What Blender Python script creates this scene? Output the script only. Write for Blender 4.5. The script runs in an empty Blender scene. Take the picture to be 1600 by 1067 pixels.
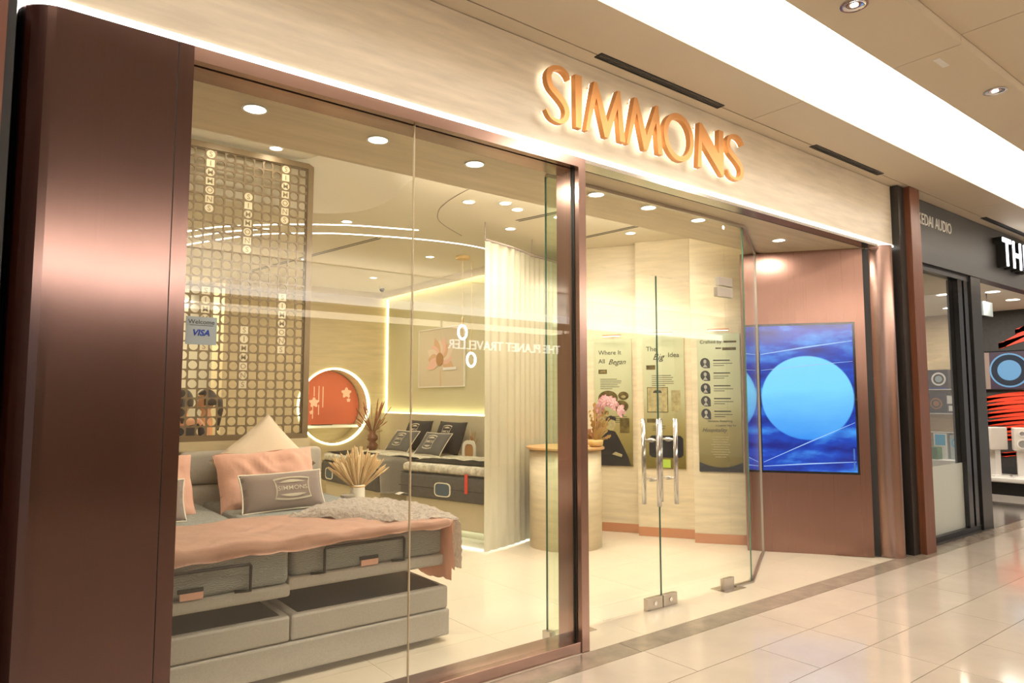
import bpy, bmesh, math, random
from mathutils import Matrix, Vector, noise
random.seed(7)
S = bpy.context.scene
C = S.collection
# ------------------------------------------------------------------ camera, world, exposure
cam_d = bpy.data.cameras.new('camera'); cam = bpy.data.objects.new('camera', cam_d); C.objects.link(cam)
cam_d.sensor_width = 36.0; cam_d.lens = 1087.0 * 36 / 1600; cam_d.clip_start = 0.05; cam_d.clip_end = 200
cam.location = (0, 0, 1.5); cam.rotation_euler = (math.radians(90 + 4.785), 0, math.radians(-37.707))
S.camera = cam
w = bpy.data.worlds.new('world'); S.world = w; w.use_nodes = True
w.node_tree.nodes['Background'].inputs[0].default_value = (1.0, 0.91, 0.83, 1)
w.node_tree.nodes['Background'].inputs[1].default_value = 0.42
vs = S.view_settings
vs.view_transform = 'Standard'; vs.look = 'None'; vs.gamma = 1.0; vs.exposure = 0.0; vs.use_curve_mapping = False
S.cycles.use_denoising = True
S.cycles.max_bounces = 8; S.cycles.diffuse_bounces = 4; S.cycles.glossy_bounces = 5
S.cycles.transparent_max_bounces = 24; S.cycles.sample_clamp_indirect = 6.0
S.cycles.caustics_reflective = False; S.cycles.caustics_refractive = False
DOWN = 11.0       # watts of one shop downlight
WARM = (1.0, 0.89, 0.74)
COVE = 5.6       # corridor luminous cove
# ------------------------------------------------------------------ helpers
WM = {}
def mesh_obj(name, bm, m, parent=None, world=False, smooth=False, label=None):
    me = bpy.data.meshes.new(name); bmesh.ops.recalc_face_normals(bm, faces=bm.faces); bm.to_mesh(me); bm.free()
    return link_mesh(name, me, m, parent, world, smooth, label)
def link_mesh(name, me, m, parent=None, world=False, smooth=False, label=None):
    if m is not None:
        if not me.materials: me.materials.append(M(m) if isinstance(m, str) else m)
    if smooth:
        for p in me.polygons: p.use_smooth = True
    o = bpy.data.objects.new(name, me); C.objects.link(o)
    if parent is not None:
        o.parent = parent
        if world: o.matrix_parent_inverse = WM[parent.name].inverted()
    WM[o.name] = Matrix() if (world or parent is None) else WM[parent.name]
    if label: o['label'] = label
    return o
def tag(o, label, cat, group=None):
    o['label'] = label; o['category'] = cat
    if group: o['group'] = group
    return o
def thing(name, label, cat, loc=(0, 0, 0), rotz=0, group=None):
    o = bpy.data.objects.new(name, None); C.objects.link(o); o.empty_display_size = .1
    o.location = loc; o.rotation_euler = (0, 0, rotz)
    WM[o.name] = Matrix.Translation(loc) @ Matrix.Rotation(rotz, 4, 'Z')
    return tag(o, label, cat, group)
def struct(name, bm, m, parent=None, smooth=False):
    o = mesh_obj(name, bm, m, parent, world=parent is not None, smooth=smooth)
    o['kind'] = 'structure'
    return o
def structE(name, loc=(0, 0, 0), rotz=0):
    o = bpy.data.objects.new(name, None); C.objects.link(o); o.location = loc; o.rotation_euler = (0, 0, rotz)
    WM[o.name] = Matrix.Translation(loc) @ Matrix.Rotation(rotz, 4, 'Z'); o['kind'] = 'structure'; return o
def box(bm, x0, x1, y0, y1, z0, z1):
    v = [bm.verts.new((x, y, z)) for x in (x0, x1) for y in (y0, y1) for z in (z0, z1)]
    for f in ((0, 1, 3, 2), (4, 6, 7, 5), (0, 4, 5, 1), (2, 3, 7, 6), (0, 2, 6, 4), (1, 5, 7, 3)):
        bm.faces.new([v[i] for i in f])
    return bm
def B(*bs, bev=0, seg=2):
    bm = bmesh.new()
    for b in bs: box(bm, *b)
    if bev: bmesh.ops.bevel(bm, geom=bm.edges[:], offset=bev, segments=seg, affect='EDGES', profile=.5, clamp_overlap=True)
    return bm
def prism(pts, z0, z1, bm=None):              # plan polygon extruded in z
    bm = bm or bmesh.new()
    a = [bm.verts.new((p[0], p[1], z0)) for p in pts]; b = [bm.verts.new((p[0], p[1], z1)) for p in pts]
    n = len(pts)
    for i in range(n): bm.faces.new((a[i], a[(i + 1) % n], b[(i + 1) % n], b[i]))
    bm.faces.new(a); bm.faces.new(b); return bm
def plate(pts, y0, y1, bm=None):              # x,z polygon extruded in y
    bm = bm or bmesh.new()
    a = [bm.verts.new((p[0], y0, p[1])) for p in pts]; b = [bm.verts.new((p[0], y1, p[1])) for p in pts]
    n = len(pts)
    for i in range(n): bm.faces.new((a[i], a[(i + 1) % n], b[(i + 1) % n], b[i]))
    bm.faces.new(a); bm.faces.new(b); return bm
def ringplate(po, pi, y0, y1, bm=None):       # frame between two x,z loops of equal length
    bm = bm or bmesh.new(); n = len(po)
    L = [[bm.verts.new((p[0], y, p[1])) for p in loop] for y in (y0, y1) for loop in (po, pi)]
    for i in range(n):
        j = (i + 1) % n
        bm.faces.new((L[0][i], L[0][j], L[1][j], L[1][i])); bm.faces.new((L[2][i], L[2][j], L[3][j], L[3][i]))
        bm.faces.new((L[0][i], L[0][j], L[2][j], L[2][i])); bm.faces.new((L[1][i], L[1][j], L[3][j], L[3][i]))
    return bm
def tube(path, r, n=10, bm=None, cap=True, closed=False):
    bm = bm or bmesh.new(); P = [Vector(p) for p in path]; R = r if hasattr(r, '__len__') else [r] * len(P)
    rings = []; up = None
    for i, p in enumerate(P):
        if closed: t = P[(i + 1) % len(P)] - P[i - 1]
        else: t = P[min(i + 1, len(P) - 1)] - P[max(i - 1, 0)]
        t.normalize()
        if up is None: up = Vector((0, 0, 1)) if abs(t.z) < .9 else Vector((1, 0, 0))
        a = t.cross(up); a.normalize(); b = a.cross(t); b.normalize(); up = b
        rings.append([bm.verts.new(p + a * R[i] * math.cos(2 * math.pi * k / n) + b * R[i] * math.sin(2 * math.pi * k / n)) for k in range(n)])
    m = len(rings)
    for i in range(m if closed else m - 1):
        q = rings[(i + 1) % m]
        for k in range(n): bm.faces.new((rings[i][k], rings[i][(k + 1) % n], q[(k + 1) % n], q[k]))
    if cap and not closed: bm.faces.new(rings[0]); bm.faces.new(rings[-1])
    return bm
def lathe(prof, n=24, c=(0, 0, 0), bm=None, cap=True):
    bm = bm or bmesh.new(); rings = []
    for r, z in prof:
        rings.append([bm.verts.new((c[0] + max(r, 1e-4) * math.cos(2 * math.pi * k / n), c[1] + max(r, 1e-4) * math.sin(2 * math.pi * k / n), c[2] + z)) for k in range(n)])
    for a, b in zip(rings, rings[1:]):
        for k in range(n): bm.faces.new((a[k], a[(k + 1) % n], b[(k + 1) % n], b[k]))
    if cap: bm.faces.new(rings[0]); bm.faces.new(rings[-1])
    return bm
def circ(cx, cz, rx, rz=None, n=32, a0=0): 
    rz = rz or rx
    return [(cx + rx * math.cos(a0 + 2 * math.pi * k / n), cz + rz * math.sin(a0 + 2 * math.pi * k / n)) for k in range(n)]
def grid(nu, nv, f, thick=0):
    bm = bmesh.new(); V = [[bm.verts.new(f(i / nu, j / nv)) for j in range(nv + 1)] for i in range(nu + 1)]
    for i in range(nu):
        for j in range(nv): bm.faces.new((V[i][j], V[i + 1][j], V[i + 1][j + 1], V[i][j + 1]))
    if thick: bmesh.ops.solidify(bm, geom=bm.faces[:], thickness=thick)
    return bm
def bez(p0, p1, p2, p3, n=12):
    out = []
    for i in range(n + 1):
        t = i / n; a = (1 - t) ** 3; b = 3 * t * (1 - t) ** 2; c = 3 * t * t * (1 - t); d = t ** 3
        out.append(tuple(a * p0[k] + b * p1[k] + c * p2[k] + d * p3[k] for k in range(len(p0))))
    return out
_TC = {}
def text_mesh(s, size=.1, ext=.0, align='CENTER', shear=0., bold=0., space=1.):
    key = (s, size, ext, align, shear, bold, space)
    cu = bpy.data.curves.new('t', 'FONT'); cu.body = s; cu.size = size; cu.extrude = ext; cu.align_x = align; cu.align_y = 'CENTER'
    cu.shear = shear; cu.offset = bold; cu.resolution_u = 3; cu.space_character = space
    o = bpy.data.objects.new('t', cu); C.objects.link(o)
    dg = bpy.context.evaluated_depsgraph_get(); dg.update()
    me = bpy.data.meshes.new_from_object(o.evaluated_get(dg)); me.transform(Matrix.Rotation(math.pi / 2, 4, 'X'))
    bpy.data.objects.remove(o); bpy.data.curves.remove(cu)
    me.materials.clear()
    return me
def text(name, s, size, m, x, z, y, parent, ext=.0008, align='CENTER', shear=0., bold=0., world=False, space=1.):
    me = text_mesh(s, size, ext, align, shear, bold, space); me.transform(Matrix.Translation((x, y, z)))
    return link_mesh(name, me, m, parent, world)
def split_letters(me, name, m, parent):
    bm = bmesh.new(); bm.from_mesh(me); seen = set(); comps = []
    for v in bm.verts:
        if v.index in seen: continue
        st, comp = [v], []
        while st:
            q = st.pop()
            if q.index in seen: continue
            seen.add(q.index); comp.append(q.index); st += [e.other_vert(q) for e in q.link_edges]
        comps.append(set(comp))
    for comp in comps:
        idx = {}; vs_, fs_ = [], []
        for f in bm.faces:
            if f.verts[0].index in comp:
                fs_.append([idx.setdefault(v.index, len(idx)) for v in f.verts])
        bm.verts.ensure_lookup_table(); vs_ = [bm.verts[i].co.copy() for i in idx]
        n = bpy.data.meshes.new(name); n.from_pydata(vs_, [], fs_); link_mesh(name, n, m, parent, True)
    bm.free()
# ------------------------------------------------------------------ materials
_M = {}
def nodes(name):
    m = bpy.data.materials.new(name); m.use_nodes = True; nt = m.node_tree
    return m, nt, nt.nodes['Principled BSDF']
def pr(name, col, rough=.5, metal=0., bump=0., bscale=60., var=0., vscale=3., stretch=(1, 1, 1), sheen=0., spec=.5, rvar=0., tile=0., coat=0.):
    m, nt, p = nodes(name); N = nt.nodes; L = nt.links
    p.inputs['Base Color'].default_value = (*col, 1); p.inputs['Roughness'].default_value = rough; p.inputs['Metallic'].default_value = metal
    p.inputs['Specular IOR Level'].default_value = spec
    if sheen: p.inputs['Sheen Weight'].default_value = sheen
    if coat: p.inputs['Coat Weight'].default_value = coat; p.inputs['Coat Roughness'].default_value = .05
    g = N.new('ShaderNodeNewGeometry'); mp = N.new('ShaderNodeMapping'); mp.inputs['Scale'].default_value = stretch
    L.new(g.outputs['Position'], mp.inputs['Vector'])
    if var or tile:
        no = N.new('ShaderNodeTexNoise'); no.inputs['Scale'].default_value = vscale; no.inputs['Detail'].default_value = 6; no.inputs['Roughness'].default_value = .6
        L.new(mp.outputs[0], no.inputs['Vector'])
        mr = N.new('ShaderNodeMapRange'); mr.inputs['From Min'].default_value = .3; mr.inputs['From Max'].default_value = .7
        mr.inputs['To Min'].default_value = 1 - var; mr.inputs['To Max'].default_value = 1 + var
        L.new(no.outputs['Fac'], mr.inputs['Value'])
        last = mr.outputs[0]
        if tile:
            oi = N.new('ShaderNodeObjectInfo'); m2 = N.new('ShaderNodeMapRange'); m2.inputs['To Min'].default_value = 1 - tile; m2.inputs['To Max'].default_value = 1 + tile
            L.new(oi.outputs['Random'], m2.inputs['Value']); mm = N.new('ShaderNodeMath'); mm.operation = 'MULTIPLY'
            L.new(last, mm.inputs[0]); L.new(m2.outputs[0], mm.inputs[1]); last = mm.outputs[0]
        mx = N.new('ShaderNodeVectorMath'); mx.operation = 'SCALE'; mx.inputs[0].default_value = col
        L.new(last, mx.inputs['Scale']); L.new(mx.outputs[0], p.inputs['Base Color'])
        if rvar:
            m3 = N.new('ShaderNodeMapRange'); m3.inputs['To Min'].default_value = rough - rvar; m3.inputs['To Max'].default_value = rough + rvar
            L.new(no.outputs['Fac'], m3.inputs['Value']); L.new(m3.outputs[0], p.inputs['Roughness'])
    if bump:
        n2 = N.new('ShaderNodeTexNoise'); n2.inputs['Scale'].default_value = bscale; n2.inputs['Detail'].default_value = 3
        L.new(mp.outputs[0], n2.inputs['Vector']); bp = N.new('ShaderNodeBump'); bp.inputs['Strength'].default_value = bump; bp.inputs['Distance'].default_value = .02
        L.new(n2.outputs['Fac'], bp.inputs['Height']); L.new(bp.outputs[0], p.inputs['Normal'])
    return m
def em(name, col, s, base=.8):
    m, nt, p = nodes(name); p.inputs['Base Color'].default_value = (base, base, base, 1)
    p.inputs['Emission Color'].default_value = (*col, 1); p.inputs['Emission Strength'].default_value = s; return m
def thin_glass(name, tint, f0=.045, rough=0.0, haze=0.):
    m, nt, p = nodes(name); N = nt.nodes; L = nt.links; N.remove(p); out = N['Material Output']
    tr = N.new('ShaderNodeBsdfTransparent'); tr.inputs[0].default_value = (*tint, 1)
    gl = N.new('ShaderNodeBsdfGlossy'); gl.inputs['Roughness'].default_value = rough; gl.inputs['Color'].default_value = (1, 1, 1, 1)
    lw = N.new('ShaderNodeLayerWeight'); lw.inputs['Blend'].default_value = .5
    pw = N.new('ShaderNodeMath'); pw.operation = 'POWER'; pw.inputs[1].default_value = 5; L.new(lw.outputs['Facing'], pw.inputs[0])
    mr = N.new('ShaderNodeMapRange'); mr.inputs['To Min'].default_value = f0; mr.inputs['To Max'].default_value = 1.0; L.new(pw.outputs[0], mr.inputs['Value'])
    mx = N.new('ShaderNodeMixShader'); L.new(mr.outputs[0], mx.inputs[0]); L.new(tr.outputs[0], mx.inputs[1]); L.new(gl.outputs[0], mx.inputs[2])
    last = mx
    if haze:
        df = N.new('ShaderNodeBsdfDiffuse'); df.inputs[0].default_value = (.8, .85, .82, 1); m2 = N.new('ShaderNodeMixShader'); m2.inputs[0].default_value = haze
        L.new(mx.outputs[0], m2.inputs[1]); L.new(df.outputs[0], m2.inputs[2]); last = m2
    L.new(last.outputs[0], out.inputs['Surface']); return m
def brushed(name, col, rough):
    m = pr(name, col, rough, 1.0, var=.025, vscale=1.0, stretch=(260, 260, .12), rvar=.02)
    nt = m.node_tree; N = nt.nodes; L = nt.links; p = N['Principled BSDF']
    g = N.new('ShaderNodeNewGeometry'); no = N.new('ShaderNodeTexNoise'); no.inputs['Scale'].default_value = 1.3; no.inputs['Detail'].default_value = 0
    L.new(g.outputs['Position'], no.inputs['Vector']); bp = N.new('ShaderNodeBump'); bp.inputs['Strength'].default_value = .18; bp.inputs['Distance'].default_value = .06
    L.new(no.outputs['Fac'], bp.inputs['Height']); L.new(bp.outputs[0], p.inputs['Normal'])
    p.inputs['Anisotropic'].default_value = .5
    return m
def stripes(name, c1, c2, scale, axis='Z', rough=.8, dist=0.):
    m, nt, p = nodes(name); N = nt.nodes; L = nt.links; p.inputs['Roughness'].default_value = rough
    g = N.new('ShaderNodeNewGeometry'); wv = N.new('ShaderNodeTexWave'); wv.bands_direction = axis; wv.inputs['Scale'].default_value = scale; wv.inputs['Distortion'].default_value = dist
    L.new(g.outputs['Position'], wv.inputs['Vector']); mx = N.new('ShaderNodeMix'); mx.data_type = 'RGBA'
    mx.inputs['A'].default_value = (*c1, 1); mx.inputs['B'].default_value = (*c2, 1); L.new(wv.outputs['Fac'], mx.inputs['Factor']); L.new(mx.outputs['Result'], p.inputs['Base Color'])
    bp = N.new('ShaderNodeBump'); bp.inputs['Strength'].default_value = .3; bp.inputs['Distance'].default_value = .005; L.new(wv.outputs['Fac'], bp.inputs['Height']); L.new(bp.outputs[0], p.inputs['Normal'])
    return m
def panel_print(name):                          # printed glass: sage fading to olive gold towards the foot
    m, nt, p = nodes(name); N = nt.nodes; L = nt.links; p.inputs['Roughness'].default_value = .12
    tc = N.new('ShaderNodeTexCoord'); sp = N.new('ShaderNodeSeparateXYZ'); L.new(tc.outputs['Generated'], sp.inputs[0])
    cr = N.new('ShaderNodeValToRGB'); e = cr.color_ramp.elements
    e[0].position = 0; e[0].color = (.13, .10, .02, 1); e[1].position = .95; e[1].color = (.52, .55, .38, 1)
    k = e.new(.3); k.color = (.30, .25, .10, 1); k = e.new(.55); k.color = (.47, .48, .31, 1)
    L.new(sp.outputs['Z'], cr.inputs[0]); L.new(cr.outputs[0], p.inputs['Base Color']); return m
def screen_print(name):                         # video screen: pale blue disc over blue streaks
    m, nt, p = nodes(name); N = nt.nodes; L = nt.links; p.inputs['Base Color'].default_value = (.01, .01, .02, 1); p.inputs['Roughness'].default_value = .15
    tc = N.new('ShaderNodeTexCoord'); mp = N.new('ShaderNodeMapping'); mp.inputs['Location'].default_value = (-.5, 0, -.5 * 1.72); mp.inputs['Scale'].default_value = (1, 0, 1.72)
    L.new(tc.outputs['Generated'], mp.inputs[0]); ln = N.new('ShaderNodeVectorMath'); ln.operation = 'LENGTH'; L.new(mp.outputs[0], ln.inputs[0])
    st = N.new('ShaderNodeMapRange'); st.inputs['From Min'].default_value = .50; st.inputs['From Max'].default_value = .485; L.new(ln.outputs['Value'], st.inputs['Value'])
    mp2 = N.new('ShaderNodeMapping'); mp2.inputs['Scale'].default_value = (1.2, 1, 5.5); mp2.inputs['Rotation'].default_value = (0, math.radians(-16), 0); L.new(tc.outputs['Generated'], mp2.inputs[0])
    no = N.new('ShaderNodeTexNoise'); no.inputs['Scale'].default_value = 1.5; no.inputs['Detail'].default_value = 4; L.new(mp2.outputs[0], no.inputs[0])
    cr = N.new('ShaderNodeValToRGB'); e = cr.color_ramp.elements; e[0].position = .36; e[0].color = (.001, .012, .22, 1); e[1].position = .68; e[1].color = (.05, .32, .85, 1)
    k = e.new(.52); k.color = (.003, .06, .50, 1)
    L.new(no.outputs[0], cr.inputs[0])
    cd = N.new('ShaderNodeValToRGB'); e = cd.color_ramp.elements; e[0].position = .30; e[0].color = (.03, .27, .85, 1); e[1].position = .66; e[1].color = (.20, .68, 1.0, 1)
    sp = N.new('ShaderNodeSeparateXYZ'); L.new(tc.outputs['Generated'], sp.inputs[0])
    ad = N.new('ShaderNodeMath'); ad.operation = 'MULTIPLY_ADD'; ad.inputs[1].default_value = .18; L.new(no.outputs[0], ad.inputs[0]); L.new(sp.outputs['Z'], ad.inputs[2])
    L.new(ad.outputs[0], cd.inputs[0])
    mx = N.new('ShaderNodeMix'); mx.data_type = 'RGBA'; L.new(st.outputs[0], mx.inputs['Factor']); L.new(cr.outputs[0], mx.inputs['A']); L.new(cd.outputs[0], mx.inputs['B'])
    L.new(mx.outputs['Result'], p.inputs['Emission Color']); p.inputs['Emission Strength'].default_value = 1.05; return m
TRAV = (1, 1, 9)
DEFS = {
 'travertine': lambda: pr('travertine', (.67, .585, .46), .32, var=.13, vscale=2.2, stretch=TRAV, bump=.02, bscale=30),
 'travertine_wall': lambda: pr('travertine_wall', (.68, .58, .41), .30, var=.12, vscale=2.4, stretch=TRAV, bump=.02, bscale=30),
 'travertine_y': lambda: pr('travertine_y', (.60, .49, .30), .4, var=.10, vscale=2.4, stretch=TRAV),
 'travertine_soffit': lambda: pr('travertine_soffit', (.66, .55, .40), .4, var=.12, vscale=1.6, stretch=(.8, 8, 8)),
 'plaster': lambda: pr('plaster', (.74, .67, .53), .7, var=.02, vscale=2),
 'mall_ceiling': lambda: pr('mall_ceiling', (.67, .58, .45), .6, var=.02, vscale=1.5),
 'white_paint': lambda: pr('white_paint', (.82, .78, .70), .6),
 'marble': lambda: pr('marble', (.55, .475, .40), .09, var=.07, vscale=2.2, tile=.035, rvar=.03, spec=.55),
 'border': lambda: pr('border', (.30, .245, .19), .14, var=.20, vscale=7),
 'shop_tile': lambda: pr('shop_tile', (.71, .62, .49), .10, var=.03, vscale=2.0, tile=.012),
 'grout': lambda: pr('grout', (.30, .25, .2), .8),
 'shop_grout': lambda: pr('shop_grout', (.55, .48, .38), .8),
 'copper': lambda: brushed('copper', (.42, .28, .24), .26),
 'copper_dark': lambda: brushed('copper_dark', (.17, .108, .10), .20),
 'copper_wall': lambda: brushed('copper_wall', (.36, .215, .175), .28),
 'copper_plain': lambda: pr('copper_plain', (.62, .30, .17), .35, .85),
 'gold_letter': lambda: pr('gold_letter', (.66, .33, .13), .42, .75, var=.05, vscale=4),
 'black': lambda: pr('black', (.012, .011, .011), .5),
 'black_gloss': lambda: pr('black_gloss', (.012, .012, .014), .15),
 'black_metal': lambda: pr('black_metal', (.02, .02, .022), .35, .6),
 'steel': lambda: pr('steel', (.62, .60, .58), .16, 1.0),
 'steel_satin': lambda: pr('steel_satin', (.58, .53, .47), .3, 1.0),
 'silver_trim': lambda: pr('silver_trim', (.60, .56, .52), .22, 1.0),
 'dark_wood': lambda: pr('dark_wood', (.11, .035, .018), .35, var=.2, vscale=4, stretch=(12, 12, .7)),
 'post_wood': lambda: pr('post_wood', (.15, .05, .022), .35, var=.2, vscale=4, stretch=(12, 12, .7)),
 'grey_panel': lambda: pr('grey_panel', (.03, .027, .024), .3, .3),
 'bronze_lattice': lambda: pr('bronze_lattice', (.17, .118, .06), .5, .2),
 'letter_plate': lambda: pr('letter_plate', (.74, .66, .46), .5),
 'letter_ink': lambda: pr('letter_ink', (.30, .22, .12), .5),
 'linen_grey': lambda: pr('linen_grey', (.55, .51, .455), .9, bump=.5, bscale=420, var=.07, vscale=90),
 'linen_head': lambda: pr('linen_head', (.50, .455, .39), .9, bump=.5, bscale=420, var=.06, vscale=90),
 'mattress_grey': lambda: stripes('mattress_grey', (.22, .23, .215), (.30, .31, .29), 28, 'Z', .9, 12.),
 'sheet_grey': lambda: pr('sheet_grey', (.36, .36, .33), .9, bump=.2, bscale=60),
 'pink': lambda: pr('pink', (.78, .50, .38), .85, bump=.25, bscale=14, sheen=.2),
 'pink_pillow': lambda: pr('pink_pillow', (.74, .42, .32), .85, bump=.35, bscale=13, sheen=.2),
 'cream_fabric': lambda: pr('cream_fabric', (.76, .63, .48), .9, bump=.1, bscale=120),
 'taupe': lambda: pr('taupe', (.25, .19, .165), .9, bump=.3, bscale=500, sheen=.3),
 'cream_print': lambda: pr('cream_print', (.86, .79, .64), .8),
 'fleece': lambda: pr('fleece', (.76, .66, .57), 1.0, bump=.7, bscale=60, var=.18, vscale=50, sheen=.6),
 'ivory': lambda: pr('ivory', (.80, .76, .66), .5),
 'white': lambda: pr('white', (.80, .79, .76), .45),
 'white_gloss': lambda: pr('white_gloss', (.82, .80, .77), .2),
 'vase_grey': lambda: pr('vase_grey', (.33, .30, .25), .7, bump=.2, bscale=60),
 'vase_brown': lambda: pr('vase_brown', (.20, .08, .035), .15),
 'pampas': lambda: pr('pampas', (.70, .50, .27), .9),
 'pampas_pale': lambda: pr('pampas_pale', (.80, .64, .40), .9),
 'dry_red': lambda: pr('dry_red', (.34, .12, .055), .9),
 'dry_tan': lambda: pr('dry_tan', (.46, .30, .13), .9),
 'gold_leaf': lambda: pr('gold_leaf', (.74, .52, .22), .45, .2),
 'petal': lambda: pr('petal', (.82, .50, .53), .6),
 'stem_green': lambda: pr('stem_green', (.10, .09, .03), .6),
 'charcoal': lambda: pr('charcoal', (.075, .073, .065), .8, bump=.3, bscale=200, var=.15, vscale=30),
 'charcoal_cushion': lambda: pr('charcoal_cushion', (.11, .108, .10), .8, bump=.3, bscale=300),
 'black_fabric': lambda: pr('black_fabric', (.018, .017, .018), .8, bump=.3, bscale=60),
 'black_runner': lambda: pr('black_runner', (.02, .018, .015), .6, bump=.8, bscale=25),
 'navy_fabric': lambda: pr('navy_fabric', (.014, .015, .022), .9),
 'throw_grey': lambda: pr('throw_grey', (.46, .42, .35), .95, bump=.6, bscale=90),
 'ticking': lambda: pr('ticking', (.60, .56, .45), .8, var=.42, vscale=16),
 'badge': lambda: pr('badge', (.05, .09, .13), .4),
 'red_tab': lambda: pr('red_tab', (.72, .06, .03), .6),
 'headboard_panel': lambda: pr('headboard_panel', (.60, .53, .36), .7, var=.03, vscale=20),
 'sage_wall': lambda: pr('sage_wall', (.58, .53, .33), .75, var=.03, vscale=2),
 'terracotta': lambda: pr('terracotta', (.50, .10, .045), .6),
 'pale_pink_print': lambda: pr('pale_pink_print', (.78, .50, .40), .7),
 'poster_cream': lambda: pr('poster_cream', (.64, .56, .40), .5),
 'poster_peach': lambda: pr('poster_peach', (.66, .42, .25), .6),
 'poster_brown': lambda: pr('poster_brown', (.42, .22, .08), .6),
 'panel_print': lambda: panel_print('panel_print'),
 'sepia': lambda: pr('sepia', (.10, .075, .025), .3, var=.7, vscale=22),
 'sepia_pale': lambda: pr('sepia_pale', (.36, .31, .16), .3, var=.3, vscale=20),
 'ink': lambda: pr('ink', (.03, .03, .02), .5),
 'portrait': lambda: pr('portrait', (.035, .035, .032), .3, var=.4, vscale=20),
 'portrait_skin': lambda: pr('portrait_skin', (.34, .32, .27), .5),
 'suit': lambda: pr('suit', (.012, .013, .016), .4),
 'lime': lambda: em('lime', (.62, .75, .04), .8, .02),
 'screen': lambda: screen_print('screen'),
 'caption_blue': lambda: em('caption_blue', (.02, .16, .55), .8, .02),
 'streak': lambda: em('streak', (.35, .62, 1.0), .9, .02),
 'wood_edge': lambda: pr('wood_edge', (.52, .30, .13), .4),
 'skin': lambda: pr('skin', (.55, .26, .13), .55),
 'hair': lambda: pr('hair', (.018, .012, .01), .45, bump=.5, bscale=120, stretch=(1, 1, .2)),
 'peach_top': lambda: pr('peach_top', (.70, .30, .12), .8),
 'eye_white': lambda: pr('eye_white', (.8, .8, .78), .3),
 'lip': lambda: pr('lip', (.42, .11, .09), .5),
 'glass': lambda: thin_glass('glass', (.985, .995, .975), .045),
 'glass_green': lambda: thin_glass('glass_green', (.90, .97, .90), .045),
 'glass_edge': lambda: pr('glass_edge', (.10, .24, .17), .15),
 'glass_frost': lambda: thin_glass('glass_frost', (.9, .95, .93), .05, .2, .55),
 'sticker': lambda: pr('sticker', (.36, .42, .44), .3),
 'visa_blue': lambda: pr('visa_blue', (.0, .035, .30), .4),
 'joint_seal': lambda: pr('joint_seal', (.62, .50, .34), .3),
 'led': lambda: em('led', (1.0, .95, .88), 4.0),
 'added_glow_warm': lambda: em('added_glow_warm', (1.0, .86, .50), 5.0),
 'led_green': lambda: em('led_green', (1.0, .93, .50), 7.0),
 'led_niche': lambda: em('led_niche', (1.0, .90, .52), 9.0),
 'led_halo': lambda: em('led_halo', (1.0, .88, .70), 3.2),
 'lightbox': lambda: em('lightbox', (1.0, .95, .90), 3.6),
 'led_white': lambda: em('led_white', (1.0, .97, .92), 6.0),
 'led_cool': lambda: em('led_cool', (.85, 1.0, .92), 5.0),
 'lamp_disc': lambda: em('lamp_disc', (1.0, .92, .78), 9.0),
 'cove_panel': lambda: em('cove_panel', (1.0, .93, .84), COVE),
 'fascia_lit': lambda: em('fascia_lit', (1.0, .92, .82), 1.2),
 'sign_white': lambda: em('sign_white', (.95, .97, 1.0), 5.0),
 'sign_blue': lambda: em('sign_blue', (.55, .65, 1.0), 3.0),
 'chrome': lambda: pr('chrome', (.75, .74, .76), .08, 1.0),
 'curtain': lambda: pr('curtain', (.72, .67, .52), .9, var=.03, vscale=3),
 'black_fascia': lambda: pr('black_fascia', (.045, .043, .042), .45, var=.05, vscale=2, stretch=(.5, 1, 3)),
 'audio_wall': lambda: pr('audio_wall', (.035, .033, .032), .7, var=.2, vscale=20),
 'audio_red': lambda: pr('audio_red', (.72, .05, .015), .5),
 'audio_wood': lambda: pr('audio_wood', (.55, .42, .25), .5, var=.12, vscale=3, stretch=(1, 1, 8)),
 'audio_floor': lambda: pr('audio_floor', (.10, .085, .075), .12, var=.1, vscale=3),
 'rug': lambda: pr('rug', (.20, .18, .16), .95, bump=.5, bscale=90, var=.2, vscale=60),
 'cone_blue': lambda: em('cone_blue', (.15, .42, .70), .8, .02),
 'screen_dark': lambda: em('screen_dark', (.06, .01, .06), .5, .015),
 'cone_rim': lambda: pr('cone_rim', (.02, .03, .05), .2),
 'speaker_body': lambda: pr('speaker_body', (.70, .66, .61), .35),
 'speaker_cone': lambda: pr('speaker_cone', (.30, .29, .28), .5),
 'box_dark': lambda: pr('box_dark', (.035, .025, .03), .4, var=.5, vscale=18),
 'leaf_green': lambda: pr('leaf_green', (.05, .14, .03), .5),
 'cyan_print': lambda: pr('cyan_print', (.04, .38, .72), .5),
 'amber_ring': lambda: pr('amber_ring', (.45, .20, .06), .35, .5),
 'beige_wall': lambda: pr('beige_wall', (.55, .44, .32), .7, var=.05, vscale=2),
}
def M(k):
    if k not in _M: _M[k] = DEFS[k]()
    return _M[k]
def alight(name, loc, size, power, col=WARM, rot=(0, 0, 0), shape='DISK', size_y=None, spread=None):
    d = bpy.data.lights.new(name, 'AREA'); d.shape = shape; d.size = size; d.energy = power; d.color = col
    if size_y: d.shape = 'RECTANGLE'; d.size_y = size_y
    if spread: d.spread = math.radians(spread)
    o = bpy.data.objects.new(name, d); C.objects.link(o); o.location = loc; o.rotation_euler = rot; return o
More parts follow.
